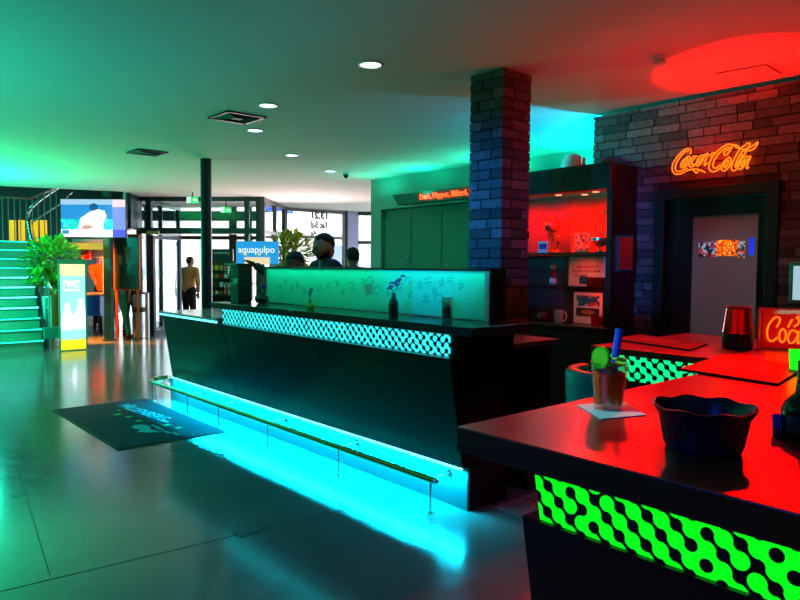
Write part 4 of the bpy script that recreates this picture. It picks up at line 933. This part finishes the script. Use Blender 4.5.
# open door leaf
q0 = Aa+dd*Lf*(f1+.03); u_ = (V((1, 1, 0)).normalized()*.93+dd*.3).normalized()
d3 = struct('door_2', MB().ob(q0+V((0, 0, 1.1)), u_, (0, 0, 1), u_.cross(V((0, 0, 1))), .07, 2.2, .06).ob(q0+u_*.85+V((0, 0, 1.1)), u_, (0, 0, 1), u_.cross(V((0, 0, 1))), .07, 2.2, .06).ob(q0+u_*.42+V((0, 0, 2.16)), u_, (0, 0, 1), u_.cross(V((0, 0, 1))), .85, .08, .05).ob(q0+u_*.42+V((0, 0, .06)), u_, (0, 0, 1), u_.cross(V((0, 0, 1))), .85, .12, .05), mat('navy_door', '0A2A4A', .35))
MB().ob(q0+u_*.42+V((0, 0, 1.1)), u_, (0, 0, 1), u_.cross(V((0, 0, 1))), .8, 2.1, .01).build('pane', 'wglass', d3)
hq = q0+u_*.78-u_.cross(V((0, 0, 1)))*.07
MB().tube([hq+V((0, 0, .85)), hq+V((0, 0, .85))+dd*.01, hq+V((0, 0, 1.25))], .012, 6).build('door_handle', 'chrome', d3)
# vestibule rear wall and sides
C2, D2 = Aa+V((1.65, 1.8, 0)), Bb+V((1.65, 1.8, 0))
wall_frame('window_2', C2, D2, [(0, .1), (.3, .06), (.52, .2), (.68, .1), (1, .1)], [(2.8, .25, 0, 1), (2.25, .09, 0, 1), (.05, .1, 0, .3)], glass=[(0, .3, .1, 2.2)], m=mat('brown_grey_metal', '2A2A28', .4))
wall_frame('window_3', Bb, D2, [(0, .1), (.97, .09), (.5, .04)], [(2.98, .07, 0, 1), (2.3, .07, 0, 1), (.05, .1, 0, 1)], glass=[(0, 1, .1, 2.95)], m=mat('grey_frame', '4A4448', .4))
wall_frame('window_4', Aa, C2, [(0, .08), (.5, .05), (1, .08)], [(2.98, .08, 0, 1), (2.3, .08, 0, 1), (.05, .1, 0, 1)], glass=[(0, 1, .1, 2.95)])
wall_frame('window_5', V((9.02, 14.68, 0)), V((10.82, 14.62, 0)), [(0, .08), (1, .07)], [(2.98, .08, 0, 1), (2.3, .07, 0, 1), (.05, .1, 0, 1)], glass=[(0, 1, .1, 2.95)], m=bpy.data.materials['grey_frame'])
struct('wall_facade_pier', MB().b(10.86, 11.2, 14.5, 14.75, 0, CZ), mat('lavender_render', '8A90B0', .7))
wall_frame('window_6', V((11.25, 14.6, 0)), V((12.35, 13.1, 0)), [(0, .08), (1, .07)], [(2.98, .1, 0, 1), (2.2, .08, 0, 1), (.05, .1, 0, 1)], glass=[(0, 1, .1, 2.95)], m=bpy.data.materials['grey_frame'])
wall_frame('window_7', V((4.95, 14.1, 0)), Aa, [(1, .05)], [(2.66, .72, 0, 1)])
# door closer
q = PD(153, 232.5, 14.3); tag(MB().ob(q, dd, (0, 0, 1), nb_, .26, .07, .06).build('door_closer', mat('pale_green_closer', '88A878', .4)), 'pale green door closer above the open entrance door', 'door closer')
# exit signs
for (x, y, s, dp_, lab) in ((192.5, 200, 11, 13.6, 'green and white illuminated exit sign left of the steel column'), (226, 210, 10, 14.8, 'smaller green exit sign deeper in the entrance vestibule')):
    c_ = PD(x, y, dp_); w_ = s/F*dp_
    t = thing('exit_sign', lab, 'exit sign', c_, 'exit signs over the entrance')
    MB().ob(c_, ri0, (0, 0, 1), fh, w_, w_*.55, .05).build('box', 'exitg', t)
    k_ = c_-fh*.028
    MB().ob(k_-ri0*w_*.32, ri0, (0, 0, 1), fh, w_*.32, w_*.5, .004).build('white_field', 'exitw', t)
    mb = MB(); a_ = k_+ri0*w_*.2
    mb.ob(a_, (0, 0, 1), ri0, fh, w_*.14, w_*.22, .004); mb.prism([a_+ri0*w_*.08+V((0, 0, -w_*.17)), a_+ri0*w_*.25, a_+ri0*w_*.08+V((0, 0, w_*.17))], -fh*.004); mb.build('arrow', 'exitw', t)
    mb = MB(); a_ = k_-ri0*w_*.32-fh*.003; mb.sph(a_+V((0, 0, w_*.15)), w_*.05).bar(a_+V((0, 0, w_*.1)), a_+V((0, 0, -w_*.04)), w_*.08, .004).bar(a_+V((0, 0, -w_*.04)), a_+ri0*w_*.1+V((0, 0, -w_*.18)), w_*.05, .004).bar(a_+V((0, 0, -w_*.04)), a_-ri0*w_*.1+V((0, 0, -w_*.15)), w_*.05, .004).build('running_figure', 'exitg', t)
    MB().bar(c_+V((0, 0, w_*.27)), V((c_.x, c_.y, CZ)), .02).build('hanger', 'steel2', t)
# notice board with orange frame + glass
def facing_board(nm, label, cat, x0, y0, x1, y1, dp_, mframe, mface, bw=.03, floor=False):
    a, b2 = PD(x0, y0, dp_), PD(x1, y1, dp_); c_ = (a+b2)/2; w_ = abs((b2-a).dot(ri0)); h_ = a.z-b2.z
    t = thing(nm, label, cat, V((c_.x, c_.y, 0 if floor else b2.z)))
    MB().ob(c_+fh*.02, ri0, (0, 0, 1), fh, w_, h_, .03).build('frame', mframe, t, bevel=.003)
    MB().ob(c_, ri0, (0, 0, 1), fh, w_-2*bw, h_-2*bw, .012).build('face', mface, t)
    if floor:
        for s0 in (-.4, .4): MB().bar(V((c_.x, c_.y, b2.z))+ri0*w_*s0+fh*.02, V((c_.x, c_.y, 0))+ri0*w_*s0+fh*.02, .04).build('leg', mframe, t)
    return t, c_, w_, h_
t, c_, w_, h_ = facing_board('chalk_board', 'tall grey board in an orange frame standing right of the television', 'board', 113.5, 234, 139.5, 290.5, 13.95, 'orangep', mat('chalk_grey', '303A3A', .25), floor=True)
MB().ob(c_-fh*.008+V((0, 0, .15))+ri0*.03, ri0, (0, 0, 1), fh, .12, .35, .002).ob(c_-fh*.008+V((0, 0, .05))-ri0*.12, ri0, (0, 0, 1), fh, .08, .2, .002).build('chalk_drawing', mat('chalk_marks', '70706A', .8, noise=.5, nscale=20), t)
# blue advertising screen behind the bar
t, c_, w_, h_ = facing_board('advert_screen', 'bright blue beach-style advertising screen with white lettering beyond the bar', 'screen', 236, 241, 278.5, 264.5, 9.0, 'white', glow('advert_sky', '28A0E8', 1.0), bw=.006, floor=True)
mb = text_mb('aquapulpo', c_-ri0*w_*.44-fh*.012+V((0, 0, 0)), ri0, (0, 0, 1), .13, width=w_*.85); mb.build('lettering', glow('advert_white', 'F0F8FF', 1.3), t)
MB().ob(c_-fh*.009-V((0, 0, h_*.34)), ri0, (0, 0, 1), fh, w_*.6, h_*.3, .004).build('beach_picture', glow('advert_sand', 'F0E0B0', 1.0), t)
MB().sph(c_-fh*.012-ri0*w_*.28-V((0, 0, .02)), .022, (1, 1, .8)).sph(c_-fh*.012+ri0*w_*.05-V((0, 0, .02)), .022, (1, 1, .8)).build('fish_picture', glow('advert_yellow', 'E8E030', 1.0), t)
# dark menu board and colourful display in the lobby
t, c_, w_, h_ = facing_board('lobby_sign', 'dark sign board with a pale line of writing behind the steel column', 'sign', 211, 249, 233, 265, 13.2, 'black', mat('sign_face', '1A2026', .4), bw=.02, floor=True)
text_mb('nordbowling', c_-ri0*w_*.35-fh*.012+V((0, 0, .06)), ri0, (0, 0, 1), .08, width=w_*.7).build('lettering', mat('sign_letters', 'C0C8C8', .5), t)
rnd = random.Random(4)
t = thing('snack_shelf', 'shelf of small colourful packets behind the steel column', 'shelf', PD(222, 312, 12.2)*1.0)
ct_ = PD(222, 280, 12.2)
MB().ob(V((ct_.x, ct_.y, .62))+fh*.25, ri0, (0, 0, 1), fh, .46, 1.24, .3).build('case', 'dark', t)
MB().ob(ct_+V((0, 0, -.02))+fh*.11, ri0, (0, 0, 1), fh, .46, .72, .02).build('back_panel', mat('shelf_backing', '5A2A20', .6), t)
for r_ in range(4): MB().ob(ct_+V((0, 0, -.28+.15*r_)), ri0, (0, 0, 1), fh, .44, .015, .2).build('shelf', 'steel2', t)
pk = ['orangep', 'red', 'yellow', 'white', 'tan']
for r_ in range(4):
    for k in range(5):
        c_ = ct_+V((0, 0, -.228+.15*r_))+ri0*(-.17+.085*k)-fh*.03; nm_ = pk[(r_*3+k*2+rnd.randint(0, 1)) % 5]; cn = {'orangep': 'orange', 'red': 'red', 'yellow': 'yellow', 'white': 'white', 'tan': 'tan'}[nm_]
        tag(MB().ob(c_, ri0, (0, 0, 1), fh, .05+.02*rnd.random(), .06+.03*rnd.random(), .05).build('snack_packet', nm_, bevel=.006), '%s packet, %s on the %s row of the snack shelf' % (cn, ['far left', 'left of centre', 'in the middle', 'right of centre', 'far right'][k], ['lowest', 'second', 'third', 'top'][r_]), 'packet', 'packets on the snack shelf')
# window lettering
q = PY(311, 222, 14.55)
t = thing('window_lettering', 'brown mirrored writing stuck high on the window right of the vestibule', 'lettering', PY(319, 222, 14.55))
wl = PY(327, 222, 14.55).x-q.x
mb = text_mb('13.21', PY(311.5, 218, 14.55), (1, 0, 0), (0, 0, 1), .24, width=wl, mirror=True, bold=.014); text_mb('Red Bull', PY(310.5, 227.5, 14.55), (1, 0, 0), (0, 0, 1), .24, mb=mb, width=wl*1.05, mirror=True, bold=.012); text_mb('Ad', PY(310.5, 235, 14.55), (1, 0, 0), (0, 0, 1), .18, mb=mb, width=wl*.4, mirror=True, bold=.01)
mb.build('letters', mat('brown_vinyl', '4A2008', .6), t)
# litter bin
p = V((5.0, 14.05, 0)); p = PZ(139, 338, 0); p.z = 0
t = thing('litter_bin', 'tall polished steel litter bin beside the entrance frame', 'bin', p)
MB().cyl(p+V((0, 0, .01)), p+V((0, 0, .93)), .13, n=28).build('body', mat('polished_steel', 'D0D4D8', .18, metal=1), t)
MB().cyl(p+V((0, 0, .55)), p+V((0, 0, .66)), .133, n=28).build('dark_band', 'blackm', t); MB().lathe(p, [(.135, .93), (.13, .97), (.05, .99)]).build('lid', 'blackm', t)
t = thing('ash_stand', 'slim pale cylinder standing right of the steel litter bin', 'bin', PZ(147, 337, 0))
q = PZ(147, 337, 0); MB().cyl(q, q+V((0, 0, .95)), .055, n=20).build('tube', mat('satin_aluminium', 'C8B8B0', .3, metal=.8), t); MB().cyl(q+V((0, 0, .95)), q+V((0, 0, .97)), .058, n=20).build('lid', 'grey', t)
# games corner: football table, flat white cabinet, little book stack
p = PD(97, 300, 15.5); p.z = 0; fu_ = ri0
t = thing('football_table', 'blue table football game with steel rods beyond the banner', 'game table', p)
MB().ob(p+V((0, 0, .64)), fu_, (0, 0, 1), fh, .62, .46, 1.1).build('cabinet', 'blue', t, bevel=.01)
MB().ob(p+V((0, 0, .885)), fu_, (0, 0, 1), fh, .66, .02, 1.14).build('rim', mat('pale_wood_rim', 'D0A070', .5), t)
for sx_ in (-.25, .25):
    for sy in (-.45, .45): MB().bar(p+fu_*sx_+fh*sy+V((0, 0, .42)), p+fu_*sx_*1.1+fh*sy+V((0, 0, 0)), .07).build('leg', 'black', t)
for k in range(4):
    MB().cyl(p+fh*(-.35+.23*k)-fu_*.45+V((0, 0, .85)), p+fh*(-.35+.23*k)+fu_*.45+V((0, 0, .85)), .008, n=8).build('rod', 'chrome', t)
    MB().cyl(p+fh*(-.35+.23*k)+fu_*.38+V((0, 0, .85)), p+fh*(-.35+.23*k)+fu_*.46+V((0, 0, .85)), .018, n=8).build('grip', 'black', t)
t, c_, w_, h_ = facing_board('framed_shelf', 'pale shelf unit holding a red box, seen below the television', 'shelf', 72, 239, 106, 258, 16.2, 'white', mat('shelf_back', 'B8C0C4', .5), bw=.05, floor=True)
q = PD(86, 254, 15.9); tag(MB().ob(q, ri0, (0, 0, 1), fh, .2, .26, .1).build('red_box', 'red'), 'red box standing on the pale shelf under the television', 'box')

# ------------------------------------------------------------------ people
def head_into(mb, c, f, upv=V((0, 0, 1)), s=1.0, sub=4):
    f = V(f).normalized(); rx = f.cross(upv).normalized(); u = rx.cross(f); M = Matrix((rx, f, u)).transposed()
    g = bmesh.ops.create_icosphere(mb.bm, subdivisions=sub, radius=1)
    G = lambda x, z, cx, cz, w, h=None: math.exp(-((x-cx)/w)**2-((z-cz)/(h or w))**2)
    for v in g['verts']:
        x, y, z = v.co; jaw = max(0, -z-.1)
        X = .078*x*(1-.32*jaw); Y = .1*y*(1-.1*jaw)+.008*jaw*(1 if y > 0 else -3*1); Z = .124*z
        if y > .2:
            Y += .034*G(x, z, 0, -.12, .13, .2)+.01*G(x, z, 0, .02, .1, .25) - .012*G(x, z, .36, .05, .17, .12)-.012*G(x, z, -.36, .05, .17, .12) + .007*G(x, z, 0, .2, .6, .1)
            Y += .009*G(x, z, 0, -.42, .22, .07)+.008*G(x, z, 0, -.53, .2, .06)-.006*G(x, z, 0, -.475, .2, .03)+.012*G(x, z, 0, -.8, .25, .15)
        p = V((X, Y, Z))*s; v.co = V(c)+M @ p
    for sd in (-1, 1): mb.sph(V(c)+M @ (V((sd*.078, -.012, -.006))*s), .03*s, (.3, .75, 1.05), 2, M)
    mb.smooth = True
    return M
def hair_on(c, f, parent, s=1.0, m='hair', beard=False, up_=V((0, 0, 1))):
    f = V(f).normalized(); rx = f.cross(up_).normalized(); u = rx.cross(f); M = Matrix((rx, f, u)).transposed()
    mb = MB(); mb.sph(V(c)+M @ (V((0, -.018, .033))*s), 1, (.088*s, .104*s, .1*s), 3, M)
    # keep the face clear
    for v in list(mb.bm.verts):
        l = M.transposed() @ (v.co-V(c))
        if (l.y > .02*s and l.z < .08*s) or l.z < -.06*s or (l.y > -.045*s and l.z < .035*s): mb.bm.verts.remove(v)
    o = mb.build('hair', m, parent); md = o.modifiers.new('s', 'SOLIDIFY'); md.thickness = .012; md.offset = -1
    if beard:
        mb = MB(); mb.sph(V(c)+M @ (V((0, .01, -.02))*s), 1, (.079*s, .095*s, .105*s), 4, M)
        for v in list(mb.bm.verts):
            l = M.transposed() @ (v.co-V(c))
            if l.z > -.055*s+.025*s*(1-min(1, abs(l.y)/(.09*s))) or l.y < -.02*s or l.z < -.13*s or (abs(l.x) < .024*s and -.068*s < l.z < -.05*s): mb.bm.verts.remove(v)
        b_ = mb.build('beard', m, parent)
    mb = MB()
    for sd in (-1, 1): mb.caps(V(c)+M @ (V((sd*.016, .095, .022))*s), V(c)+M @ (V((sd*.046, .085, .024))*s), .004*s, .003*s, 6)
    mb.build('eyebrows', m, parent)
    mb = MB()
    for sd in (-1, 1): mb.sph(V(c)+M @ (V((sd*.03, .081, .004))*s), .011*s, (1, .7, .7), 2, M)
    mb.build('eyes', 'ink', parent)
def hand_into(mb, w, d, nrm, s=1.0, curl=.3):
    d = V(d).normalized(); nrm = (V(nrm)-d*V(nrm).dot(d)).normalized(); sd = d.cross(nrm)
    mb.caps(w, w+d*.03, .026*s, .03*s)
    for k in range(4): mb.caps(w+d*.02+sd*(.011*(k-1.5))*s, w+d*.085*s+sd*(.019*(k-1.5))*s, .014*s, .012*s, 8)
    for k, L in enumerate((.066, .076, .072, .056)):
        b0 = w+d*.085*s+sd*(.02*(k-1.5))*s; d1 = (d+nrm*-curl*.6).normalized(); d2 = (d-nrm*curl*1.6).normalized()
        m1 = b0+d1*L*.5*s; mb.caps(b0, m1, .0095*s, .009*s, 8).caps(m1, m1+d2*L*.5*s, .009*s, .0075*s, 8)
    b0 = w+d*.025*s-sd*.03*s; t1 = b0+(d*.5-sd*.8-nrm*.2).normalized()*.035*s; mb.caps(b0, t1, .013*s, .011*s, 8).caps(t1, t1+(d-sd*.3-nrm*.3).normalized()*.032*s, .0105*s, .008*s, 8)
def person(label, head, face, pelvis, sh_w=.19, hands=None, knees=None, feet=None, shirt='navy', pants='blackc', skin='skin', s=1.0, beard=False, sleeve=.55, hair='hair', vox=.011):
    """head = head centre, pelvis = pelvis centre; hands: two wrist points (elbows derived)"""
    head = V(head); pelvis = V(pelvis); face = V(face).normalized()
    fwd = V((face.x, face.y, 0)).normalized(); rt = fwd.cross(V((0, 0, 1)))
    base = V((pelvis.x, pelvis.y, 0)); t = thing('person', label, 'person', base)
    neck = head-V((0, 0, .115))*s-face*.02; chest = neck*.72+pelvis*.28; chest = neck+(pelvis-neck)*.3
    mb = MB(); head_into(mb, head, face, s=s)
    mb.caps(head-V((0, 0, .07))*s-face*.015, neck-V((0, 0, .06)), .052*s, .06*s)
    upd = (neck-pelvis).normalized()
    mb.sph(neck+(pelvis-neck)*.28, 1, (.165*s, .11*s, .16*s), 3, Matrix((rt, fwd, V((0, 0, 1)))).transposed())
    mb.caps(neck+(pelvis-neck)*.3, pelvis, .125*s, .14*s, 16)
    cl = MB(); cl.sph(neck+(pelvis-neck)*.27, 1, (.182*s, .127*s, .175*s), 3, Matrix((rt, fwd, V((0, 0, 1)))).transposed())
    cl.caps(neck+(pelvis-neck)*.3, pelvis+(neck-pelvis)*.05, .142*s, .155*s, 16)
    for i, sd in enumerate((-1, 1)):
        sh = neck-V((0, 0, .075))*s+rt*sd*sh_w*s
        cl.caps(neck-V((0, 0, .045))*s+rt*sd*.05, sh, .066*s, .07*s); mb.caps(neck-V((0, 0, .045))*s+rt*sd*.04, sh, .05*s, .058*s)
        w = V(hands[i]) if hands else pelvis+rt*sd*.24+V((0, 0, -.05))+fwd*.05
        d = w-sh; L = .56*s; dl = d.length
        if dl > L*.99: w = sh+d*(L*.99/dl); d = w-sh; dl = d.length
        hgt = sqrt(max(0, (L/2)**2-(dl/2)**2)); perp = (V((0, 0, -1))+rt*sd*.5-fwd*.3); perp = (perp-d.normalized()*perp.dot(d.normalized())).normalized()
        el = sh+d/2+perp*hgt
        mb.caps(sh, el, .052*s, .042*s).caps(el, w, .042*s, .028*s); hand_into(mb, w, (w-el), V((0, 0, 1)), s)
        cl.caps(sh, sh+(el-sh)*(sleeve*1.4 if sleeve < .7 else 1), .066*s, .06*s)
        if sleeve >= .7: cl.caps(el, el+(w-el)*.85, .058*s, .045*s)
    pn_ = MB(); kn = []
    for i, sd in enumerate((-1, 1)):
        hp_ = pelvis+rt*sd*.09*s; ft = V(feet[i]) if feet else V((hp_.x, hp_.y, 0))+rt*sd*.03; an = ft+V((0, 0, .08))
        k_ = V(knees[i]) if knees else (hp_+an)/2+fwd*.03
        mb.caps(hp_, k_, .085*s, .06*s).caps(k_, an, .055*s, .038*s).caps(an, an+fwd*.14*s-V((0, 0, .045)), .035*s, .03*s)
        pn_.caps(hp_, k_, .105*s, .078*s).caps(k_, an+V((0, 0, .03)), .076*s, .062*s)
        MB().caps(ft+V((0, 0, .04))-fwd*.04, ft+V((0, 0, .036))+fwd*.17, .046, .038).build('shoe', 'shoe', t)
    pn_.caps(pelvis-rt*.05, pelvis+rt*.05, .145*s, .145*s)
    mb.build('body', skin, t, remesh=vox); cl.build('shirt', shirt, t, remesh=.014); pn_.build('trousers', pants, t, remesh=.018)
    hair_on(head, face, t, s, hair, beard)
    return t
L_ = -ri0   # camera-left
# bartender
hc = PD(323.5, 247.5, 6.65)
fc_ = (L_*.9+V((-.3, -.45, 0))+V((0, 0, -.32)))
person('bearded bartender in a dark shirt looking down behind the frosted screen', hc, fc_, V((hc.x+.22, hc.y-.06, .98)), hands=[(hc.x+.05, hc.y+.3, 1.12), (hc.x-.02, hc.y-.1, 1.12)], beard=True, s=1.08, vox=.007)
# second barkeeper bending with arm outstretched
hc = PD(295, 264, 7.2); w0 = PD(252, 264, 6.95)
person('dark-haired person bending behind the bar with one arm stretched left', hc, L_+V((-.2, -.3, -.6)), V((hc.x+.4, hc.y+.05, .95)), hands=[(hc.x+.15, hc.y+.1, 1.1), tuple(w0)], skin='skin2', sleeve=.9, shirt=mat('dark_green_shirt', '123A34', .8), s=1.0)
hc = PD(352.5, 258, 8.2)
person('dark-haired person with back turned behind the bartender', hc, V((.5, .8, 0)), V((hc.x, hc.y-.02, .8)), shirt='navy', s=1.0, vox=.014)
hc = PZ(98, 336, 0); hc = PD(98, 260, 16.6)
person('person in an orange shirt playing at the blue football table', hc, -fh+V((0, 0, -.35)), V((hc.x+fh.x*.2, hc.y+fh.y*.2, .95)), hands=[tuple(p+fh*.52+fu_*.2+V((0, 0, .93))), tuple(p+fh*.52-fu_*.22+V((0, 0, .93)))], shirt='orange', sleeve=.9, pants='blackc', vox=.016)
hc = PD(190.5, 262, 16.0)
person('person in a tan top and dark trousers walking out through the entrance door', hc, fh+ri0*.4, V((hc.x-ri0.x*.05, hc.y-ri0.y*.05, .95)), shirt='tan', sleeve=.9, vox=.016)
for (x, y, lab, m_, s0) in ((118, 338, 'person in teal trousers half hidden behind the television post', 'tealc', .22), (130.5, 333, 'person in black trousers behind the orange framed board', 'blackc', .12)):
    b0 = PZ(x, y, 0); b0.z = 0; hh = V((b0.x, b0.y, 1.62))+fh*.15
    person(lab, hh, fh+ri0*.2, V((b0.x, b0.y, .94)), feet=[tuple(b0-ri0*s0), tuple(b0+ri0*s0)], shirt=m_ if m_ == 'blackc' else 'navy', pants=m_, vox=.016)

# ------------------------------------------------------------------ outside the glass
t_ = struct('ground_outside', MB().b(-4, 40, 14.9, 60, -.12, -.105).b(12.6, 40, -5, 14.9, -.12, -.105), 'asphalt')
bo = thing('office_building', 'pale building across the street seen through the entrance glass', 'building', (18, 34, -.1))
MB().b(6, 30, 33, 38, -.1, 9).build('walls', 'bldg', bo)
for k in range(6):
    for j in range(2): MB().b(8+3.6*k, 10+3.6*k, 32.95, 33, 1+3.5*j, 2.8+3.5*j).build('window', 'blue' if (k+j) % 4 == 0 else 'winp', bo)
MB().b(6, 30, 32, 33, 3.3, 3.6).build('canopy', 'bldg', bo)
t = thing('parked_car', 'white parked car outside the windows', 'car', (17.5, 21.5, -.1)); cdv = V((.8, -.6, 0)).normalized(); cnv = V((.6, .8, 0)); pc = V((17.2, 21.6, -.1))
MB().prism([pc+cdv*x+V((0, 0, z)) for x, z in ((-2.1, .3), (-2.1, .8), (-1.5, .95), (-.9, 1.42), (.6, 1.45), (1.2, .98), (2.0, .85), (2.1, .35))], cnv*1.7).build('body', 'white', t, bevel=.05)
for x in (-1.3, 1.3):
    for o_ in (-.02, 1.5): MB().cyl(pc+cdv*x+cnv*o_+V((0, 0, .32)), pc+cdv*x+cnv*(o_+.22)+V((0, 0, .32)), .32).build('wheel', 'black', t)
MB().prism([pc-cnv*.01+cdv*x+V((0, 0, z)) for x, z in ((-1.25, 1.0), (-.85, 1.36), (.5, 1.38), (.95, 1.02))], cnv*.02).build('side_window', 'frame', t)
# lit yellow panels on the landing
for k, (x0, x1) in enumerate(((9, 16), (18.5, 25), (31, 38), (40, 47))):
    a, b2 = PY(x0, 220, 18.5), PY(x1, 232, 18.5)
    tag(MB().b(a.x, b2.x, 18.48, 18.52, 2.05, a.z).build('yellow_locker', mat('yellow_lit_panel', 'F0B818', .5, emis='FFB818', es=.85)), ['yellow lit panel at the far left behind the landing railing', 'second yellow panel behind the landing railing', 'third yellow panel, right of the handrail bend', 'rightmost yellow panel above the potted tree'][k], 'panel', 'yellow panels behind the landing')

# ------------------------------------------------------------------ light
W = bpy.data.worlds.new('daylight'); S.world = W; W.use_nodes = True; W.node_tree.nodes['Background'].inputs[0].default_value = hx('F4F6FF'); W.node_tree.nodes['Background'].inputs[1].default_value = 7.0
def strip(name, loc, col, power, sx, sy, rot, spread=180):
    o = light(name, 'AREA', loc, col, power, size=sx, size_y=sy, spread=spread); o.rotation_euler = rot; return o
strip('base_strip_lamp', (3.085, 5.2, .262), '00D0FF', 170, .02, 4.6, (0, radians(8), 0))
strip('screen_strip_lamp', (3.3, 4.25, 1.53), '00FFCC', 30, .04, 2.75, (0, 0, 0))
strip('panel_glow_lamp', (2.945, 4.4, 1.08), '20E0F0', 3, .12, 3.0, (0, radians(90), 0))
# cove over the rear wall: throws cyan up on the ceiling
for y, pw in ((4.6, 45), (6.0, 40), (7.4, 30), (8.5, 14)):
    light('cove_lamp', 'SPOT', (6.9, y, 2.6), '00F0C0', pw, aim=(6.7, y, 4), spot=170, blend=.6, rad=.1)
light('wall_top_lamp', 'SPOT', (6.35, 3.5, 2.3), '00C8FF', 150, aim=(6.1, 3.6, 4), spot=160, blend=.6, rad=.03)
light('wall_top_lamp', 'SPOT', (6.25, 1.5, 2.6), '00D0FF', 60, aim=(6.0, 1.5, 4), spot=160, blend=.6, rad=.03)
light('brick_cyan_lamp', 'SPOT', (4.4, 5.2, 2.85), '00E0E0', 190, aim=(5.6, 3.5, 2.8), spot=30, blend=.8, rad=.05)
# green stairwell light, plus added fills for stairs and hall
light('stair_green_lamp', 'SPOT', (.6, 12.2, 1.2), '00FF88', 650, aim=(.9, 11.5, 4), spot=160, blend=.7, rad=.1)
light('stair_cyan_fill', 'POINT', (1.6, 12.9, 1.9), '00E8C0', 260, rad=.1)  # added fill in front of the stairs, brightens the risers
light('hall_green_fill', 'SPOT', (-1.0, 6.0, 1.0), '00E0B0', 380, aim=(-.6, 6.5, 4), spot=160, blend=.9, rad=.2)  # added upward fill without a fixture, tints the ceiling green
light('hall_teal_fill', 'SPOT', (1.0, -1.0, 1.0), '40D0A8', 18, aim=(1.6, 1.0, 4), spot=160, blend=.9, rad=.2)  # second added upward fill, teal tint for the near ceiling
light('landing_lamp', 'POINT', (3.0, 18.0, 3.9), '20F0D0', 120, rad=.1)
# red
light('red_ceiling_spot', 'SPOT', (4.0, 1.15, 1.3), 'FF0000', 480, aim=(5.0, 2.04, 3.03), spot=29, blend=.12, rad=.02)
light('red_wash', 'SPOT', (4.6, 2.0, 1.9), 'FF2018', 32, aim=(4.6, 2.1, 3.2), spot=150, blend=.9, rad=.05)
light('red_counter_spot', 'SPOT', (5.2, 1.75, 2.97), 'FF0000', 1300, aim=(2.75, .95, 1.15), spot=42, blend=1, rad=.12)
light('red_counter_spot', 'SPOT', (5.0, 3.0, 2.97), 'FF0000', 420, aim=(3.2, 1.2, 1.15), spot=55, blend=.5, rad=.12)
for y in (3.45, 3.85, 4.3): light('cabinet_red_lamp', 'SPOT', (5.27, y, 2.23), 'FF0800', 80, aim=(5.42, y, 1), spot=165, blend=.8, rad=.02)
for y, z in ((3.55, 1.65), (3.4, 1.36)): light('cabinet_low_fill', 'SPOT', (5.26, y, z), 'FF3028', 3.0, aim=(5.42, y, 1), spot=165, blend=.8, rad=.02)  # added fills, lift the dark lower compartments
light('poster_fill', 'SPOT', (3.6, 2.4, 2.9), 'FFE0F0', 26, aim=(5.3, 3.5, 1.35), spot=16, blend=.8, rad=.04)  # added white fill aimed at the cabinet poster, no fixture
light('neon_spill', 'POINT', (5.45, 2.5, 2.46), 'FF0408', 7, rad=.15)
light('pillar_red_spot', 'SPOT', (4.6, -.5, 2.3), 'FF2848', 50, aim=(4.05, 3.3, 2.2), spot=20, blend=.8, rad=.05)
light('pillar_blue_spot', 'SPOT', (-.8, 2.8, 2.3), '0088FF', 1000, aim=(3.86, 3.5, 1.85), spot=22, blend=.9, rad=.1)
light('blue_fill', 'SPOT', (-1.6, 1.2, 2.9), '0848FF', 260, aim=(1.3, 2.0, 0), spot=70, blend=1, rad=.3)
light('drink_fill', 'SPOT', (1.0, 1.5, 2.4), 'F0FFD0', 80, aim=(1.74, 1.06, 1.22), spot=22, blend=.9, rad=.08)  # added fill that only brightens the cocktail
light('white_fill', 'POINT', (2.2, 1.5, 2.2), 'FFD8D0', .8, rad=.4)
light('lobby_lamp', 'SPOT', (4.6, 13.6, 2.95), 'F0FFE8', 120, aim=(3.9, 14.0, 1.3), spot=70, blend=.9, rad=.05)
light('games_floor_lamp', 'SPOT', (4.35, 14.2, 2.9), 'FF9010', 4000, aim=(4.2, 14.0, 0), spot=60, blend=.8, rad=.05)
light('door_fill', 'SPOT', (3.6, 1.2, 2.9), 'F0F0FF', 45, aim=(5.68, 2.42, 1.45), spot=22, blend=.8, rad=.05)  # added fill to lift the grey of the door glass
light('games_lamp', 'SPOT', (4.6, 14.6, 2.6), 'FF7010', 1300, aim=(5.0, 16.5, 1.3), spot=50, blend=.6, rad=.05)
strip('entrance_daylight', (8.0, 13.2, 1.6), 'FFD6D6', 130, 2.5, 1.0, (0, 0, 0)).rotation_euler = (V((6.5, 11.5, 3))-V((8.0, 13.2, 1.6))).to_track_quat('-Z', 'Y').to_euler()

vs = S.view_settings; vs.view_transform = 'Standard'; vs.look = 'None'; vs.gamma = 1; vs.use_curve_mapping = False; vs.exposure = 0
S.cycles.use_denoising = True; S.cycles.max_bounces = 7; S.cycles.sample_clamp_indirect = 4; S.cycles.caustics_reflective = False; S.cycles.caustics_refractive = False
S.cycles.transparent_max_bounces = 16
for o in [o for o in bpy.data.objects if o.type == 'LIGHT' and False]: pass
